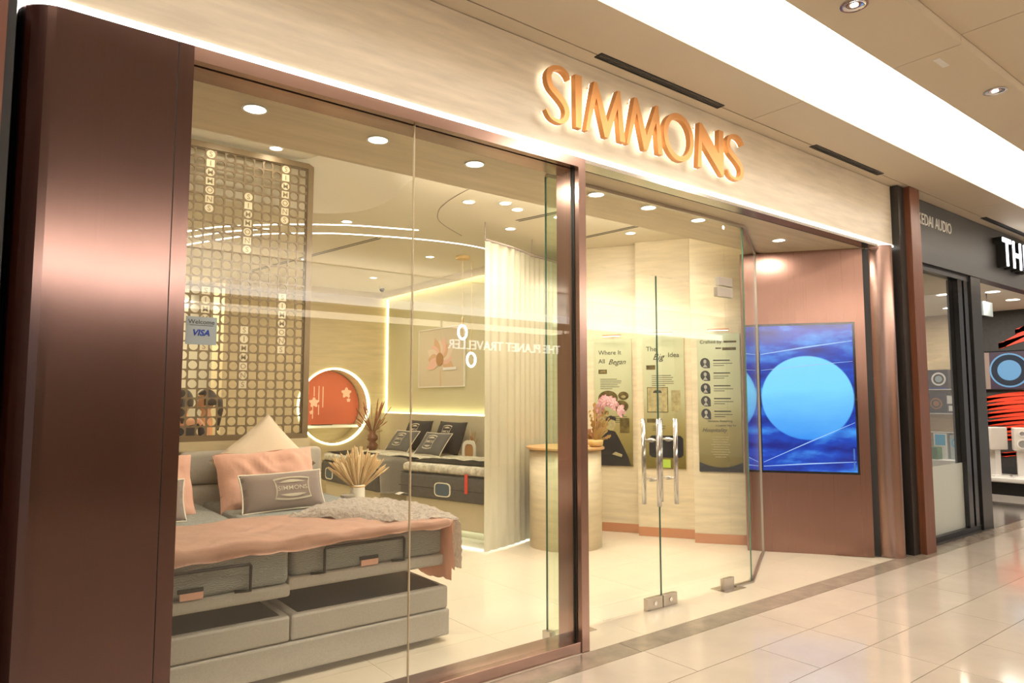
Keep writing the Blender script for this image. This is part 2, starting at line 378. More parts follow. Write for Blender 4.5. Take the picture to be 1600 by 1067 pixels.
# ------------------------------------------------------------------ setting: floors
FY = 3.12                                     # shop front plane
TZ = .012
def tiles(parent, xs, ys, zt, m, gap=.0022, name='tile', cells=None):
    cache = {}
    for (x0, x1, y0, y1) in cells:
        k = (round(x1 - x0, 3), round(y1 - y0, 3))
        if k not in cache:
            bm = B((gap, k[0] - gap, gap, k[1] - gap, -TZ, 0)); me = bpy.data.meshes.new(name); bmesh.ops.recalc_face_normals(bm, faces=bm.faces); bm.to_mesh(me); bm.free(); me.materials.append(M(m)); cache[k] = me
        o = bpy.data.objects.new(name, cache[k]); C.objects.link(o); o.location = (x0, y0, zt); o.parent = parent
fl = struct('floor_corridor', B((-5, 16, .54, 3.115, -.1, -.005)), 'grout')
cells = []
rows = [2.925 - .395 * i for i in range(7)]
for r in range(6):
    y1, y0 = rows[r], rows[r + 1]
    x = 4.42 - (1.16 if r % 2 == 0 else .58) - 1.16 * 4
    if r % 2: cells.append((4.42 - .58, 4.42, y0, y1)); cells.append((4.42, 4.42 + .58, y0, y1))
    st = 0 if r % 2 == 0 else .58
    for k in range(9):
        cells.append((4.42 + st + 1.16 * k, 4.42 + st + 1.16 * (k + 1), y0, y1))
        if k < 5: cells.append((4.42 - st - 1.16 * (k + 1), 4.42 - st - 1.16 * k, y0, y1))
tiles(fl, 0, 0, 0, 'marble', cells=cells)
tiles(fl, 0, 0, 0, 'border', name='border_stone', cells=[(-1.4 + 1.16 * k, -1.4 + 1.16 * (k + 1), 2.925, 3.112) for k in range(14)])
struct('floor_concourse', B((-5, 16, -7, .538, -.1, 0)), 'marble')
fs = struct('floor', B((-.5, 7.4, 3.115, 12.6, -.1, -.005)), 'shop_grout')
cells = []
xs = [-.52 + .8 * k for k in range(10)]; ys = [3.115, 3.72] + [3.72 + .8 * k for k in range(1, 11)]
for i in range(9):
    for j in range(len(ys) - 1): cells.append((xs[i], xs[i + 1], ys[j], ys[j + 1]))
tiles(fs, 0, 0, 0, 'shop_tile', cells=cells, gap=.001)
# ------------------------------------------------------------------ setting: corridor ceiling
cc = structE('ceiling_corridor')
XJ = [-5, .46, 4.66, 8.86, 16]
for a, b in zip(XJ, XJ[1:]):
    mesh_obj('ceiling_panel', B((a + .003, b - .003, 2.57, 2.995, 3.66, 3.70)), 'mall_ceiling', cc, True)
    mesh_obj('ceiling_panel', B((a + .003, b - .003, 1.55, 1.95, 3.66, 3.76)), 'mall_ceiling', cc, True)
    mesh_obj('ceiling_panel', B((a + .003, b - .003, -4.4, 1.547, 3.72, 3.78)), 'mall_ceiling', cc, True)
    mesh_obj('edge_strip', B((a, b, 3.005, 3.14, 3.66, 3.70)), 'mall_ceiling', cc, True)
mesh_obj('cove_side', B((-5, 16, 2.57, 2.62, 3.702, 4.05)), 'white_paint', cc, True)
mesh_obj('cove_side', B((-5, 16, 1.90, 1.948, 3.762, 4.05)), 'white_paint', cc, True)
mesh_obj('cove_diffuser', B((-5, 16, 1.95, 2.568, 4.0, 4.03)), 'cove_panel', cc, True, label='glowing white cove diffuser above the corridor')
mesh_obj('ceiling_void', B((-5, 16, -4.4, 3.14, 4.06, 4.1)), 'black', cc, True)
for x0, x1, nm in ((3.0, 4.27, 'slim black slot diffuser in the ceiling above the gold letters'), (5.56, 6.79, 'slim black slot diffuser in the ceiling near the dark grey post'), (9.4, 11.2, 'slim black slot diffuser above the black audio shop fascia')):
    t = thing('slot_diffuser', nm, 'air vent', ((x0 + x1) / 2, 3.0, 3.66), 0, 'slot diffusers in the corridor ceiling')
    mesh_obj('frame', ringplate([(x0, 2.965), (x1, 2.965), (x1, 3.03), (x0, 3.03)], [(x0 + .01, 2.975), (x1 - .01, 2.975), (x1 - .01, 3.02), (x0 + .01, 3.02)], 0, .006), 'black_metal', t)
    o = t.children[0]; o.data.transform(Matrix(((1, 0, 0, 0), (0, 0, 1, 0), (0, -1, 0, 3.66), (0, 0, 0, 1)))); o.matrix_parent_inverse = WM[t.name].inverted()
    mesh_obj('blade', B((x0 + .01, x1 - .01, 2.975, 2.994, 3.657, 3.659)), 'black', t, True); mesh_obj('blade', B((x0 + .01, x1 - .01, 3.001, 3.02, 3.657, 3.659)), 'black', t, True)
def downlight(x, y, z, label, group, r=.055, power=None, trim='white', name='downlight', recess=False, spread=None):
    t = thing(name, label, 'downlight', (x, y, z), 0, group)
    mesh_obj('trim_ring', lathe([(r, -.001), (r + .012, -.002), (r + .012, -.006), (r, -.006)], 24, cap=False), trim, t, smooth=False)
    if recess:
        mesh_obj('reflector', lathe([(r, -.006), (r * .98, -.003), (r * .6, -.0015), (.001, -.001)], 24, cap=False), 'chrome', t, smooth=True)
    mesh_obj('lens', lathe([(r * (.35 if recess else 1), -.004), (.001, -.0045)], 24), 'lamp_disc', t)
    if power: alight('downlight_lamp', (x, y, z - .012), r * 1.8, power, spread=spread)
for x, y in ((3.72, 1.74), (5.57, 1.66)):
    downlight(x, y, 3.66, 'chrome recessed downlight in the corridor ceiling beside the glowing cove', 'chrome corridor downlights', .06, 14, 'chrome', recess=True)
tag(mesh_obj('ceiling_sticker', B((4.74, 4.90, 1.70, 1.74, 3.657, 3.6595)), 'white'), 'small pale sticker on the corridor ceiling panel', 'sticker')
# ------------------------------------------------------------------ setting: shop front fascia, pier, window frame
def rounded(x0, r, y, xr, yb, n=8):           # plan outline with a rounded left front corner
    p = [(x0 + r - r * math.cos(a), y + r - r * math.sin(a)) for a in [math.pi / 2 * k / n for k in range(n + 1)]]
    return p + [(xr, y), (xr, yb), (x0, yb)]
struct('wall_fascia', prism(rounded(.055, .16, FY, 7.26, 3.32), 3.052, 3.655), 'travertine', smooth=False)
led = rounded(.045, .16, FY - .008, 7.262, 3.30)
struct('trim_1', prism(led, 3.03, 3.049), 'led')
struct('wall_soffit', B((-.4, 7.2, 3.335, 4.0, 3.0, 3.65)), 'travertine_soffit')
t = thing('copper_pier', 'broad brushed copper pier with a rounded outer edge beside the shop window', 'pier', (.35, FY, 0))
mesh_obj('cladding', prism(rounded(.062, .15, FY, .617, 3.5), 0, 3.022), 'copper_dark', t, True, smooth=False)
mesh_obj('seam', B((.617, .621, FY + .004, 3.4, 0, 3.022)), 'black', t, True)
struct('wall_wood_pier', B((-1.6, .03, 3.02, 3.5, 0, 3.655)), 'dark_wood')
struct('trim_2', B((.03, .06, 3.2, 3.5, 0, 3.655)), 'black')
win = structE('window_1', (1.8, FY, 0))
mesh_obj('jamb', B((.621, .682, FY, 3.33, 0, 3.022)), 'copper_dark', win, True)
mesh_obj('header', B((.682, 2.94, FY, 3.165, 2.96, 3.022), (.682, 2.94, 3.185, 3.33, 2.96, 3.022), (.682, 2.94, 3.165, 3.185, 2.985, 3.022)), 'copper', win, True)
mesh_obj('mullion', B((2.94, 3.0, FY, 3.33, 0, 3.022)), 'copper', win, True)
mesh_obj('glazing_groove', B((2.934, 2.94, 3.160, 3.19, .065, 2.96)), 'black', win, True)
mesh_obj('glazing_groove', B((.682, 2.94, 3.166, 3.184, 2.975, 2.985)), 'black', win, True)
mesh_obj('sill', B((.682, 2.94, FY + .008, 3.31, 0, .065), bev=.002), 'copper', win, True)
mesh_obj('pane', B((.684, 1.791, 3.168, 3.180, .06, 2.98)), 'glass', win, True)
mesh_obj('pane', B((1.797, 2.934, 3.168, 3.180, .06, 2.98)), 'glass', win, True)
mesh_obj('glass_joint', B((1.7912, 1.7968, 3.1675, 3.1805, .065, 2.96)), 'joint_seal', win, True)
mesh_obj('return_pane', B((2.945, 2.957, 3.333, 3.45, 0.02, 2.98)), 'glass_green', win, True)
mesh_obj('return_pane_edge', B((2.9445, 2.9575, 3.45, 3.454, .02, 2.98)), 'glass_edge', win, True)
mesh_obj('fin_shoe', B((2.925, 2.975, 3.40, 3.47, 0, .05)), 'steel_satin', win, True)
# door zone header
hd = structE('trim_3', (4.8, 3.2, 3.0))
mesh_obj('header_strip', B((3.0, 6.95, FY + .004, 3.235, 2.998, 3.022)), 'silver_trim', hd, True)
mesh_obj('shadow_gap', B((3.0, 6.95, 3.236, 3.25, 2.999, 3.03)), 'black', hd, True)
mesh_obj('soffit_strip', B((3.0, 7.0, 3.251, 3.336, 3.0, 3.03)), 'travertine_soffit', hd, True)
mesh_obj('glass_channel', B((2.96, 5.17, 3.432, 3.468, 2.975, 2.9995)), 'steel_satin', hd, True)
DA = (5.17, 3.45); DB = (6.27, 4.05)
ang = math.atan2(DB[1] - DA[1], DB[0] - DA[0]); dl = math.hypot(DB[0] - DA[0], DB[1] - DA[1])
gs = structE('window_2', (5.0, 3.45, 0))
mesh_obj('transom_pane', B((2.962, 4.902, 3.444, 3.456, 2.436, 2.975)), 'glass', gs, True)
mesh_obj('side_pane', B((4.906, 5.166, 3.444, 3.456, .012, 2.975)), 'glass', gs, True)
mesh_obj('side_pane_edge', B((5.1662, 5.1682, 3.4438, 3.4562, .012, 2.975)), 'glass_edge', gs, True)
mesh_obj('floor_channel', B((4.93, 5.17, 3.43, 3.47, 0.0005, .012)), 'steel_satin', gs, True)
g2 = structE('window_3', (DA[0], DA[1], 0), ang)
mesh_obj('angled_pane', B((.006, dl, -.006, .006, .012, 2.975)), 'glass', g2)
mesh_obj('floor_channel', B((0, dl, -.018, .018, .0005, .012)), 'steel_satin', g2)
mesh_obj('ceiling_channel', B((0, dl, -.018, .018, 2.975, 2.9995)), 'steel_satin', g2)
mesh_obj('wall_channel', B((dl - .014, dl + .002, -.016, .016, .012, 2.975)), 'steel_satin', g2)
def door(name, x0, x1, hx, label):
    d = structE(name, ((x0 + x1) / 2, 3.45, 0)); d['label'] = label
    mesh_obj('glass_leaf', B((x0 + .003, x1 - .003, 3.444, 3.456, .012, 2.43)), 'glass', d, True)
    mesh_obj('leaf_edge', B((x1 - .003, x1 - .001, 3.4445, 3.4555, .012, 2.43)) if hx > (x0 + x1) / 2 else B((x0 + .001, x0 + .003, 3.4445, 3.4555, .012, 2.43)), 'glass_edge', d, True)
    for s in (-1, 1):
        h = mesh_obj('pull_handle', tube([(hx, 3.45 + s * .072, .735), (hx, 3.45 + s * .072, 1.36)], .0165, 16), 'steel', d, True, smooth=True)
    for z in (.92, 1.205):
        mesh_obj('standoff', tube([(hx, 3.38, z), (hx, 3.415, z), (hx, 3.418, z), (hx, 3.436, z), (hx, 3.437, z), (hx, 3.463, z), (hx, 3.464, z), (hx, 3.482, z), (hx, 3.52, z)], [.007, .007, .011, .011, .016, .016, .011, .007, .007], 12), 'steel', d, True, smooth=False)
    return d
d1 = door('door_1', 3.005, 4.04, 3.955, 'left clear glass door leaf with steel pull handles')
d2 = door('door_2', 4.04, 4.902, 4.145, 'right clear glass door leaf with steel pull handles')
for d, x0, x1 in ((d1, 3.87, 4.035), (d2, 4.045, 4.20), (d2, 4.77, 4.905)):
    p = mesh_obj('patch_fitting', B((x0, x1, 3.432, 3.468, .002, .085), bev=.002), 'steel_satin', d, True)
    if x0 < 4.5: mesh_obj('lock', tube([((x0 + x1) / 2, 3.425, .045), ((x0 + x1) / 2, 3.432, .045)], .015, 14), 'steel', p, True)
p = mesh_obj('hinge_patch', B((4.78, 4.985, 3.43, 3.47, 2.345, 2.425), (4.80, 4.985, 3.43, 3.47, 2.437, 2.51), bev=.003), 'steel_satin', gs, True)
for x in (3.05, 4.72):
    mesh_obj('door_closer_plate', B((x, x + .26, 3.37, 3.53, .0005, .003)), 'silver_trim', fs, True)
# ------------------------------------------------------------------ copper screen wall, rounded column
cw = structE('wall_copper', (6.895, 3.255, 0), math.atan2(-.804, .595))
mesh_obj('cladding', B((-1.15, 0, 0, .12, 0, 3.0)), 'copper_wall', cw)
mesh_obj('shadow_gap', B((0.0005, .14, .06, .11, 0, 3.0)), 'black', cw)
sc = thing('video_screen', 'tall video screen glowing blue with a pale disc set in the copper wall', 'screen', (6.895, 3.255, 0), math.atan2(-.804, .595))
sx0, sx1, sz0, sz1 = -1.005, -.095, .775, 2.265
mesh_obj('bezel', ringplate([(sx0, sz0), (sx1, sz0), (sx1, sz1), (sx0, sz1)], [(sx0 + .022, sz0 + .022), (sx1 - .022, sz0 + .022), (sx1 - .022, sz1 - .022), (sx0 + .022, sz1 - .022)], -.006, .0), 'black_gloss', sc)
mesh_obj('display', B((sx0 + .022, sx1 - .022, -.003, -.0005, sz0 + .022, sz1 - .022)), 'screen', sc, label='pale blue disc over blue streaks')
for k, (za, zb_, wd_) in enumerate(((.10, .50, .010), (.06, .12, .012), (1.18, 1.30, .016), (1.02, 1.10, .008))):
    mesh_obj('streak', plate([(sx0 + .03, sz0 + za), (sx1 - .03, sz0 + zb_), (sx1 - .03, sz0 + zb_ + wd_ * .4), ((sx0 + sx1) / 2, sz0 + (za + zb_) / 2 + wd_), (sx0 + .03, sz0 + za + wd_ * .4)], -.0040, -.0032), 'streak', sc)
for z0_, z1_ in ((.04, .13), (.14, .25)): mesh_obj('caption_mark', B((sx1 - .055, sx1 - .04, -.0042, -.0034, sz0 + z0_, sz0 + z1_)), 'caption_blue', sc)
colp = [(6.985, 3.32), (6.985, 3.215)] + [(7.0925 + .1075 * math.cos(a), 3.205 + .145 * math.sin(a)) for a in [math.radians(180 + 9 * k) for k in range(1, 20)]] + [(7.2, 3.22), (7.2, 3.32)]
tag(mesh_obj('copper_column', prism(colp, 0, 3.02), 'copper', smooth=True), 'slim rounded brushed copper column at the end of the shop front', 'column')
m_ = bpy.data.objects['copper_column']; md = m_.modifiers.new('e', 'EDGE_SPLIT'); md.split_angle = math.radians(40)
# ------------------------------------------------------------------ gold halo-lit letters
def stroke(pts, ws):                          # ribbon polygon along pts with widths
    L_, R_ = [], []
    for i, p in enumerate(pts):
        a = pts[max(i - 1, 0)]; b = pts[min(i + 1, len(pts) - 1)]; d = Vector((b[0] - a[0], b[1] - a[1])); d.normalize(); n = Vector((-d.y, d.x)) * ws[i] / 2
        L_.append((p[0] + n.x, p[1] + n.y)); R_.append((p[0] - n.x, p[1] - n.y))
    return L_ + R_[::-1]
def S_shape(x0, x1, z0, z1, wmax=.042):
    wd, h = x1 - x0, z1 - z0
    q = [(1.0, .84), (.90, .93), (.72, .985), (.50, .985), (.26, .93), (.13, .82), (.13, .70), (.22, .60), (.42, .52), (.64, .44), (.83, .34), (.90, .23), (.84, .11), (.66, .03), (.42, .015), (.18, .06), (.02, .17)]
    w_ = [.40, .60, .62, .62, .80, .95, 1, 1, 1, 1, 1, .95, .85, .65, .5, .42, .35]
    pts = [(x0 + a * wd, z0 + b * h) for a, b in q]
    # smooth with Catmull-Rom
    P, W = [], []
    for i in range(len(pts) - 1):
        p0 = pts[max(i - 1, 0)]; p1 = pts[i]; p2 = pts[i + 1]; p3 = pts[min(i + 2, len(pts) - 1)]
        for k in range(4):
            t = k / 4
            P.append(tuple(.5 * ((2 * p1[c]) + (-p0[c] + p2[c]) * t + (2 * p0[c] - 5 * p1[c] + 4 * p2[c] - p3[c]) * t * t + (-p0[c] + 3 * p1[c] - 3 * p2[c] + p3[c]) * t ** 3) for c in (0, 1)))
            W.append((w_[i] * (1 - t) + w_[i + 1] * t) * wmax)
    P.append(pts[-1]); W.append(w_[-1] * wmax)
    return stroke(P, W)
def M_shape(xa, xb, xc, xd, xe, z0, z1):   # outer foot, left apex, valley, right apex, right foot
    return [(xa, z0), (xb - .008, z1), (xb + .020, z1), (xc + .010, z0 + .10), (xd - .010, z1), (xd + .012, z1), (xe, z0), (xe - .048, z0), (xd - .014, z1 - .125), (xc + .014, z0 - .004), (xc - .018, z0 - .004), (xb + .012, z1 - .105), (xa + .022, z0)]
LY0, LY1 = 3.045, 3.085
sg = thing('shop_sign', 'gold halo-lit letters reading SIMMONS on the travertine fascia', 'sign', (3.6, FY, 3.17))
z0, z1 = 3.172, 3.508
LT = [('S', S_shape(2.612, 2.80, z0 - .004, z1 + .004)), ('I', [(2.852, z0), (2.848, z1), (2.905, z1), (2.900, z0)]),
      ('M', M_shape(2.934, 3.018, 3.120, 3.236, 3.290, z0, z1)), ('M', M_shape(3.304, 3.393, 3.490, 3.612, 3.664, z0, z1)), ('O', None),
      ('N', [(4.044, z0), (4.075, z1), (4.105, z1), (4.30, z0 + .15), (4.305, z1), (4.362, z1), (4.355, z0 - .012), (4.332, z0 - .012), (4.100, z1 - .14), (4.086, z0)]), ('S', S_shape(4.396, 4.612, z0 - .004, z1 + .004, .044))]
for n, pts in LT:
    if n == 'O':
        bm = ringplate(circ(3.842, (z0 + z1) / 2, .165, .172, 40), circ(3.842, (z0 + z1) / 2, .122, .135, 40), LY0, LY1)
        hb = ringplate(circ(3.842, (z0 + z1) / 2, .160, .167, 40), circ(3.842, (z0 + z1) / 2, .127, .140, 40), LY1 + .0005, LY1 + .006)
    else:
        bm = plate(pts, LY0, LY1); hb = plate(pts, LY1 + .0005, LY1 + .006)
    o = mesh_obj('letter', bm, 'gold_letter', sg, True); h = mesh_obj('halo_backing', hb, 'led_halo', o, True)
    cx = sum(p[0] for p in (pts or [(3.842, 0)])) / len(pts or [1])
    zs = {'S': [z1 - .012, z0 + .008], 'O': [z1 - .02, z0 + .02], 'I': [z1 - .03, z0 + .03], 'M': [z1 - .02], 'N': [z1 - .02]}[n]
    for z in zs: 
        xx = {'M': pts and pts[1][0] + .006, 'N': pts and pts[1][0] + .015, 'S': cx, 'I': cx, 'O': 3.842}[n]
        mesh_obj('standoff_pin', tube([(xx, LY1, z), (xx, FY + .002, z)], .003, 6), 'gold_letter', o, True)
# ------------------------------------------------------------------ shop interior shell
# low ceiling and raised bay with curved riser
curve = [(2.74, 3.99), (2.745, 4.65), (2.77, 4.95), (2.81, 5.2), (2.88, 5.45), (2.90, 5.80), (2.82, 6.12), (2.60, 6.36), (2.3, 6.48), (-.45, 6.5)]
def smooth_poly(pts, n=5):
    out = []
    for i in range(len(pts) - 1):
        p0 = pts[max(i - 1, 0)]; p1 = pts[i]; p2 = pts[i + 1]; p3 = pts[min(i + 2, len(pts) - 1)]
        for k in range(n):
            t = k / n
            out.append(tuple(.5 * ((2 * p1[c]) + (-p0[c] + p2[c]) * t + (2 * p0[c] - 5 * p1[c] + 4 * p2[c] - p3[c]) * t * t + (-p0[c] + 3 * p1[c] - 3 * p2[c] + p3[c]) * t ** 3) for c in range(len(p1))))
    out.append(pts[-1]); return out
cv = smooth_poly(curve[1:9], 5); cv = [curve[0]] + cv + [curve[9]]
struct('ceiling', prism(cv + [(-.45, 12.55), (7.3, 12.55), (7.3, 3.99)], 3.3, 3.66), 'plaster', smooth=False)
up_ = [(p[0] - .10 - .45 * min(1, max(0, (p[1] - 4.6) / 1.2)), p[1] - .19 * min(1, max(0, (p[1] - 5.0) / 1.2)), 3.66) for p in cv[:-1]] + [(-.45, 6.08, 3.66)]
bm = bmesh.new(); a_ = [bm.verts.new((p[0], p[1], 3.3)) for p in cv]; b_ = [bm.verts.new(p) for p in up_]
for i in range(len(cv) - 1): bm.faces.new((a_[i], a_[i + 1], b_[i + 1], b_[i]))
struct('ceiling_ramp', bm, 'plaster', smooth=True)
struct('ceiling_raised', B((-.45, 3.0, 3.99, 6.6, 3.66, 3.7)), 'plaster')
struct('wall_left', B((-.5, -.4, 3.5, 12.6, 0, 3.7)), 'plaster')
struct('wall_right', B((7.3, 7.4, 3.4, 12.6, 0, 3.7)), 'plaster')
struct('wall_far', B((-.5, 7.4, 12.5, 12.6, 0, 3.7)), 'plaster')
# back wall with the round niche
NX, NZ, NR, BY = 4.60, 1.395, .60, 10.6
def wall_hole(x0, x1, z0, z1, y, cx, cz, r, depth, n=64):
    bm = bmesh.new(); inner, outer, deep = [], [], []
    for k in range(n):
        a = 2 * math.pi * k / n; c, s = math.cos(a), math.sin(a)
        tx = ((x1 - cx) if c > 0 else (x0 - cx)) / c if abs(c) > 1e-6 else 1e9
        tz = ((z1 - cz) if s > 0 else (z0 - cz)) / s if abs(s) > 1e-6 else 1e9
        t = min(tx, tz); inner.append(bm.verts.new((cx + r * c, y, cz + r * s))); outer.append(bm.verts.new((cx + t * c, y, cz + t * s)))
        deep.append(bm.verts.new((cx + r * c, y + depth, cz + r * s)))
    for k in range(n):
        j = (k + 1) % n
        bm.faces.new((inner[k], inner[j], outer[j], outer[k])); bm.faces.new((inner[k], inner[j], deep[j], deep[k]))
    cs = [(x0, z0), (x1, z0), (x1, z1), (x0, z1)]
    for (qx, qz) in cs:                       # fill the corners
        a = math.atan2(qz - cz, qx - cx) % (2 * math.pi); k = int(a / (2 * math.pi) * n); j = (k + 1) % n
        bm.faces.new((outer[k], outer[j], bm.verts.new((qx, y, qz))))
    bm.faces.new(deep); return bm
struct('wall_back', wall_hole(2.90, 5.52, 0, 3.3, BY, NX, NZ, NR, .42), 'travertine_y')
struct('wall_back_end', B((2.86, 2.898, BY, 11.2, 0, 3.3)), 'travertine_y')
nt_ = thing('round_niche', 'round lit wall niche with a terracotta display panel and white shelf', 'niche', (NX, BY, NZ))
mesh_obj('led_rim', ringplate(circ(NX, NZ, NR + .014, n=64), circ(NX, NZ, NR - .012, n=64), BY - .012, BY - .001), 'led_green', nt_, True)
mesh_obj('led_rim', ringplate(circ(NX, NZ, NR - .001, n=64), circ(NX, NZ, NR - .006, n=64), BY + .02, BY + .06), 'led_niche', nt_, True)
pp = mesh_obj('display_panel', plate([(NX - .56, 1.1)] + [(NX + .585 * math.cos(a), NZ + .585 * math.sin(a)) for a in [math.radians(210 - 8 * k) for k in range(31)]] + [(NX + .5, 1.1)], BY + .36, BY + .38), 'terracotta', nt_, True, label='terracotta panel with pale print')
mesh_obj('shelf', B((NX - .46, NX + .46, BY + .10, BY + .36, 1.05, 1.09)), 'white', nt_, True)
for i, (dx, dz, hh) in enumerate(((-.40, .30, .14), (-.30, .28, .18), (-.20, .24, .16), (-.12, .20, .26), (-.05, .15, .34), (-.33, -.14, .12), (-.22, -.10, .2), (-.12, -.06, .16))):
    mesh_obj('print_line', B((NX + dx - .008, NX + dx + .008, BY + .3575, BY + .3595, NZ + dz - hh / 2, NZ + dz + hh / 2)), 'pale_pink_print', pp, True)
for dx, dz, r in ((.36, .22, .075), (-.20, .06, .07), (.40, .10, .03), (-.24, -.10, .03)):
    mesh_obj('print_flower', plate([(NX + dx + r * (1 + .25 * math.sin(5 * a)) * math.cos(a), NZ + dz + r * (1 + .25 * math.sin(5 * a)) * math.sin(a)) for a in [2 * math.pi * k / 30 for k in range(30)]], BY + .3565, BY + .359), 'pale_pink_print', pp, True)
tag(mesh_obj('tablet', prism([(NX - .22, BY + .12), (NX + .02, BY + .12), (NX - .04, BY + .26), (NX - .28, BY + .26)], 1.0905, 1.102), 'box_dark'), 'dark tablet lying on the white niche shelf', 'tablet')
# wall behind the far beds
struct('wall_bedside', B((5.52, 5.62, 6.9, 10.62, 0, 3.3)), 'sage_wall')
struct('trim_4', B((5.40, 5.518, 6.95, 10.59, 0, 1.28)), 'headboard_panel')
struct('trim_5', B((5.46, 5.515, 6.95, 10.55, 1.281, 1.295)), 'led_green')
struct('trim_6', B((5.505, 5.519, 10.57, 10.595, 1.3, 3.2)), 'led_green')
struct('trim_7', B((5.475, 5.515, 6.95, 10.55, 3.23, 3.25)), 'led_green')
struct('trim_8', B((5.40, 5.43, 6.95, 10.58, 3.2, 3.3)), 'plaster')
# angled travertine bays on the right
BAYS = [((5.58, 6.18), (6.037, 5.432)), ((5.925, 5.36), (6.251, 4.853)), ((6.10, 4.735), (6.44, 4.30))]
wr = structE('wall_bays', (6.1, 5.2, 0)); bb = structE('baseboard_bays', (6.1, 5.2, 0))
for (a, b) in BAYS:
    d = Vector((b[0] - a[0], b[1] - a[1])).normalized(); n = Vector((-d.y, d.x))       # n points away from the viewer
    q = [a, b, (b[0] + n.x * .22, b[1] + n.y * .22), (a[0] + n.x * .4, a[1] + n.y * .4)]
    mesh_obj('wall_panel', prism(q, 0, 3.299), 'travertine_wall', wr, True)
    e = .006; mesh_obj('skirting', prism([(a[0] - n.x * e, a[1] - n.y * e), (b[0] - n.x * e, b[1] - n.y * e), (b[0] + n.x * .002, b[1] + n.y * .002), (a[0] + n.x * .002, a[1] + n.y * .002)], 0.0005, .10), 'copper_plain', bb, True)
# bright room beyond the opening at the left end of the back wall
alight('alcove_lamp', (1.9, 11.2, 3.28), 1.2, 70, (1, .9, .66))
struct('trim_9', B((-.3, 2.85, 12.40, 12.47, 3.1, 3.14)), 'led_white')
# ceiling features
for nm, pts, z in (('upper', [(1.72, 7.93), (1.93, 7.52), (2.22, 7.2), (2.42, 7.01), (2.74, 6.77), (3.07, 6.57), (3.66, 6.36)], 3.3),
                   ('middle', [(1.79, 8.25), (2.0, 7.79), (2.19, 7.5), (2.38, 7.28)], 3.3),
                   ('lower', [(1.87, 8.63), (2.09, 8.13), (2.36, 7.62), (2.61, 7.35), (3.0, 7.05), (3.38, 6.88), (3.86, 6.72), (4.34, 6.64), (4.73, 6.66), (5.14, 6.76), (5.42, 6.90)], 3.3)):
    sp = smooth_poly(pts, 4)
    lab = {'upper': 'curved light line in the shop ceiling, shorter outer arc', 'middle': 'short curved light line between the two long ceiling arcs', 'lower': 'longest curved light line in the shop ceiling, above the far beds'}[nm]
    tag(mesh_obj('ceiling_light_line', plate([(p[0], p[1]) for p in [(q[0], q[1]) for q in sp]] + [(q[0] + .012, q[1] + .02) for q in reversed(sp)], 0, .004), 'led_white'), lab, 'ceiling light', 'curved light lines in the shop ceiling')
for o in list(C.objects):
    if o.name.startswith('ceiling_light_line'): o.data.transform(Matrix(((1, 0, 0, 0), (0, 0, 1, 0), (0, -1, 0, 3.2992), (0, 0, 0, 1))))
def slot(a, b, lab):
    t = thing('ceiling_slot', lab, 'air vent', ((a[0] + b[0]) / 2, (a[1] + b[1]) / 2, 3.3), math.atan2(b[1] - a[1], b[0] - a[0]), 'line vents in the shop ceiling'); L_ = math.hypot(b[0] - a[0], b[1] - a[1]) / 2
    for s in (-1, 1): mesh_obj('slit', B((-L_, L_, s * .022 - .009, s * .022 + .009, -.004, -.001)), 'black', t)
    mesh_obj('flange', B((-L_ - .01, L_ + .01, -.04, .04, -.001, -.0004)), 'plaster', t)
slot((2.97, 10.06), (3.5, 6.96), 'long dark line vent in the ceiling behind the lattice screen')
slot((4.26, 5.42), (4.40, 4.80), 'short dark line vent in the ceiling near the window mullion')
slot((5.29, 5.58), (5.41, 4.60), 'dark line vent in the ceiling above the cylindrical counter')
tag(mesh_obj('ceiling_groove', tube([(p[0], p[1], 3.299) for p in smooth_poly([(3.30, 4.1), (3.27, 4.5), (3.28, 4.9), (3.34, 5.3), (3.45, 5.62), (3.68, 5.95), (4.17, 6.3)], 5)], .004, 6), 'taupe'), 'thin curved groove line in the lower shop ceiling', 'groove')
SD = [(1.08, 3.57), (1.78, 3.57), (2.46, 3.57), (3.54, 3.57), (4.11, 3.57), (4.73, 3.57), (5.94, 3.57)]
for i, (x, y) in enumerate(SD): downlight(x, y, 3.0, 'downlight in the travertine soffit behind the ' + ('big window panes' if i < 3 else 'glass doors') if i < 6 else 'lone downlight in the soffit before the copper screen wall', 'soffit downlights in a row', .055, DOWN, 'white')
PLAB = {0: 'downlight in the raised ceiling right by the lattice screen', 6: 'downlight in the plaster ceiling beside the sheer curtain track', 8: 'downlight in the plaster ceiling beside the curved light lines', 9: 'downlight in the plaster ceiling near the ring pendants', 10: 'downlight in the plaster ceiling in front of the printed history panels', 13: 'downlight in the plaster ceiling before the round niche wall'}
for x, y, z, pw_, i in [(q + (({0: .12, 1: .12, 6: .15, 10: .6, 11: .6, 12: .6}).get(i, 1.1), i)) for i, q in enumerate([(1.56, 5.75, 3.66), (1.96, 5.86, 3.66), (3.42, 4.61, 3.3), (3.49, 5.16, 3.3), (3.78, 4.99, 3.3), (4.0, 5.09, 3.3), (4.4, 5.72, 3.3), (4.49, 5.05, 3.3), (2.91, 6.5, 3.3), (4.48, 7.49, 3.3), (5.55, 5.08, 3.3), (5.35, 5.66, 3.3), (5.72, 4.45, 3.3), (3.3, 8.6, 3.3), (4.6, 9.3, 3.3)])]:
    downlight(x, y, z, PLAB.get({1: 0, 11: 10, 12: 10, 14: 13}.get(i, i), 'downlight in the plaster ceiling clustered beside the curved groove line'), 'plaster ceiling downlights', .05, DOWN * pw_, 'white', spread=100 if pw_ == .6 else None)
struct('added_uplight_ledge', B((.7, 7.2, 4.0, 4.09, 3.02, 3.05)), 'travertine_soffit')  # added ledge, carries the made-up uplight strip
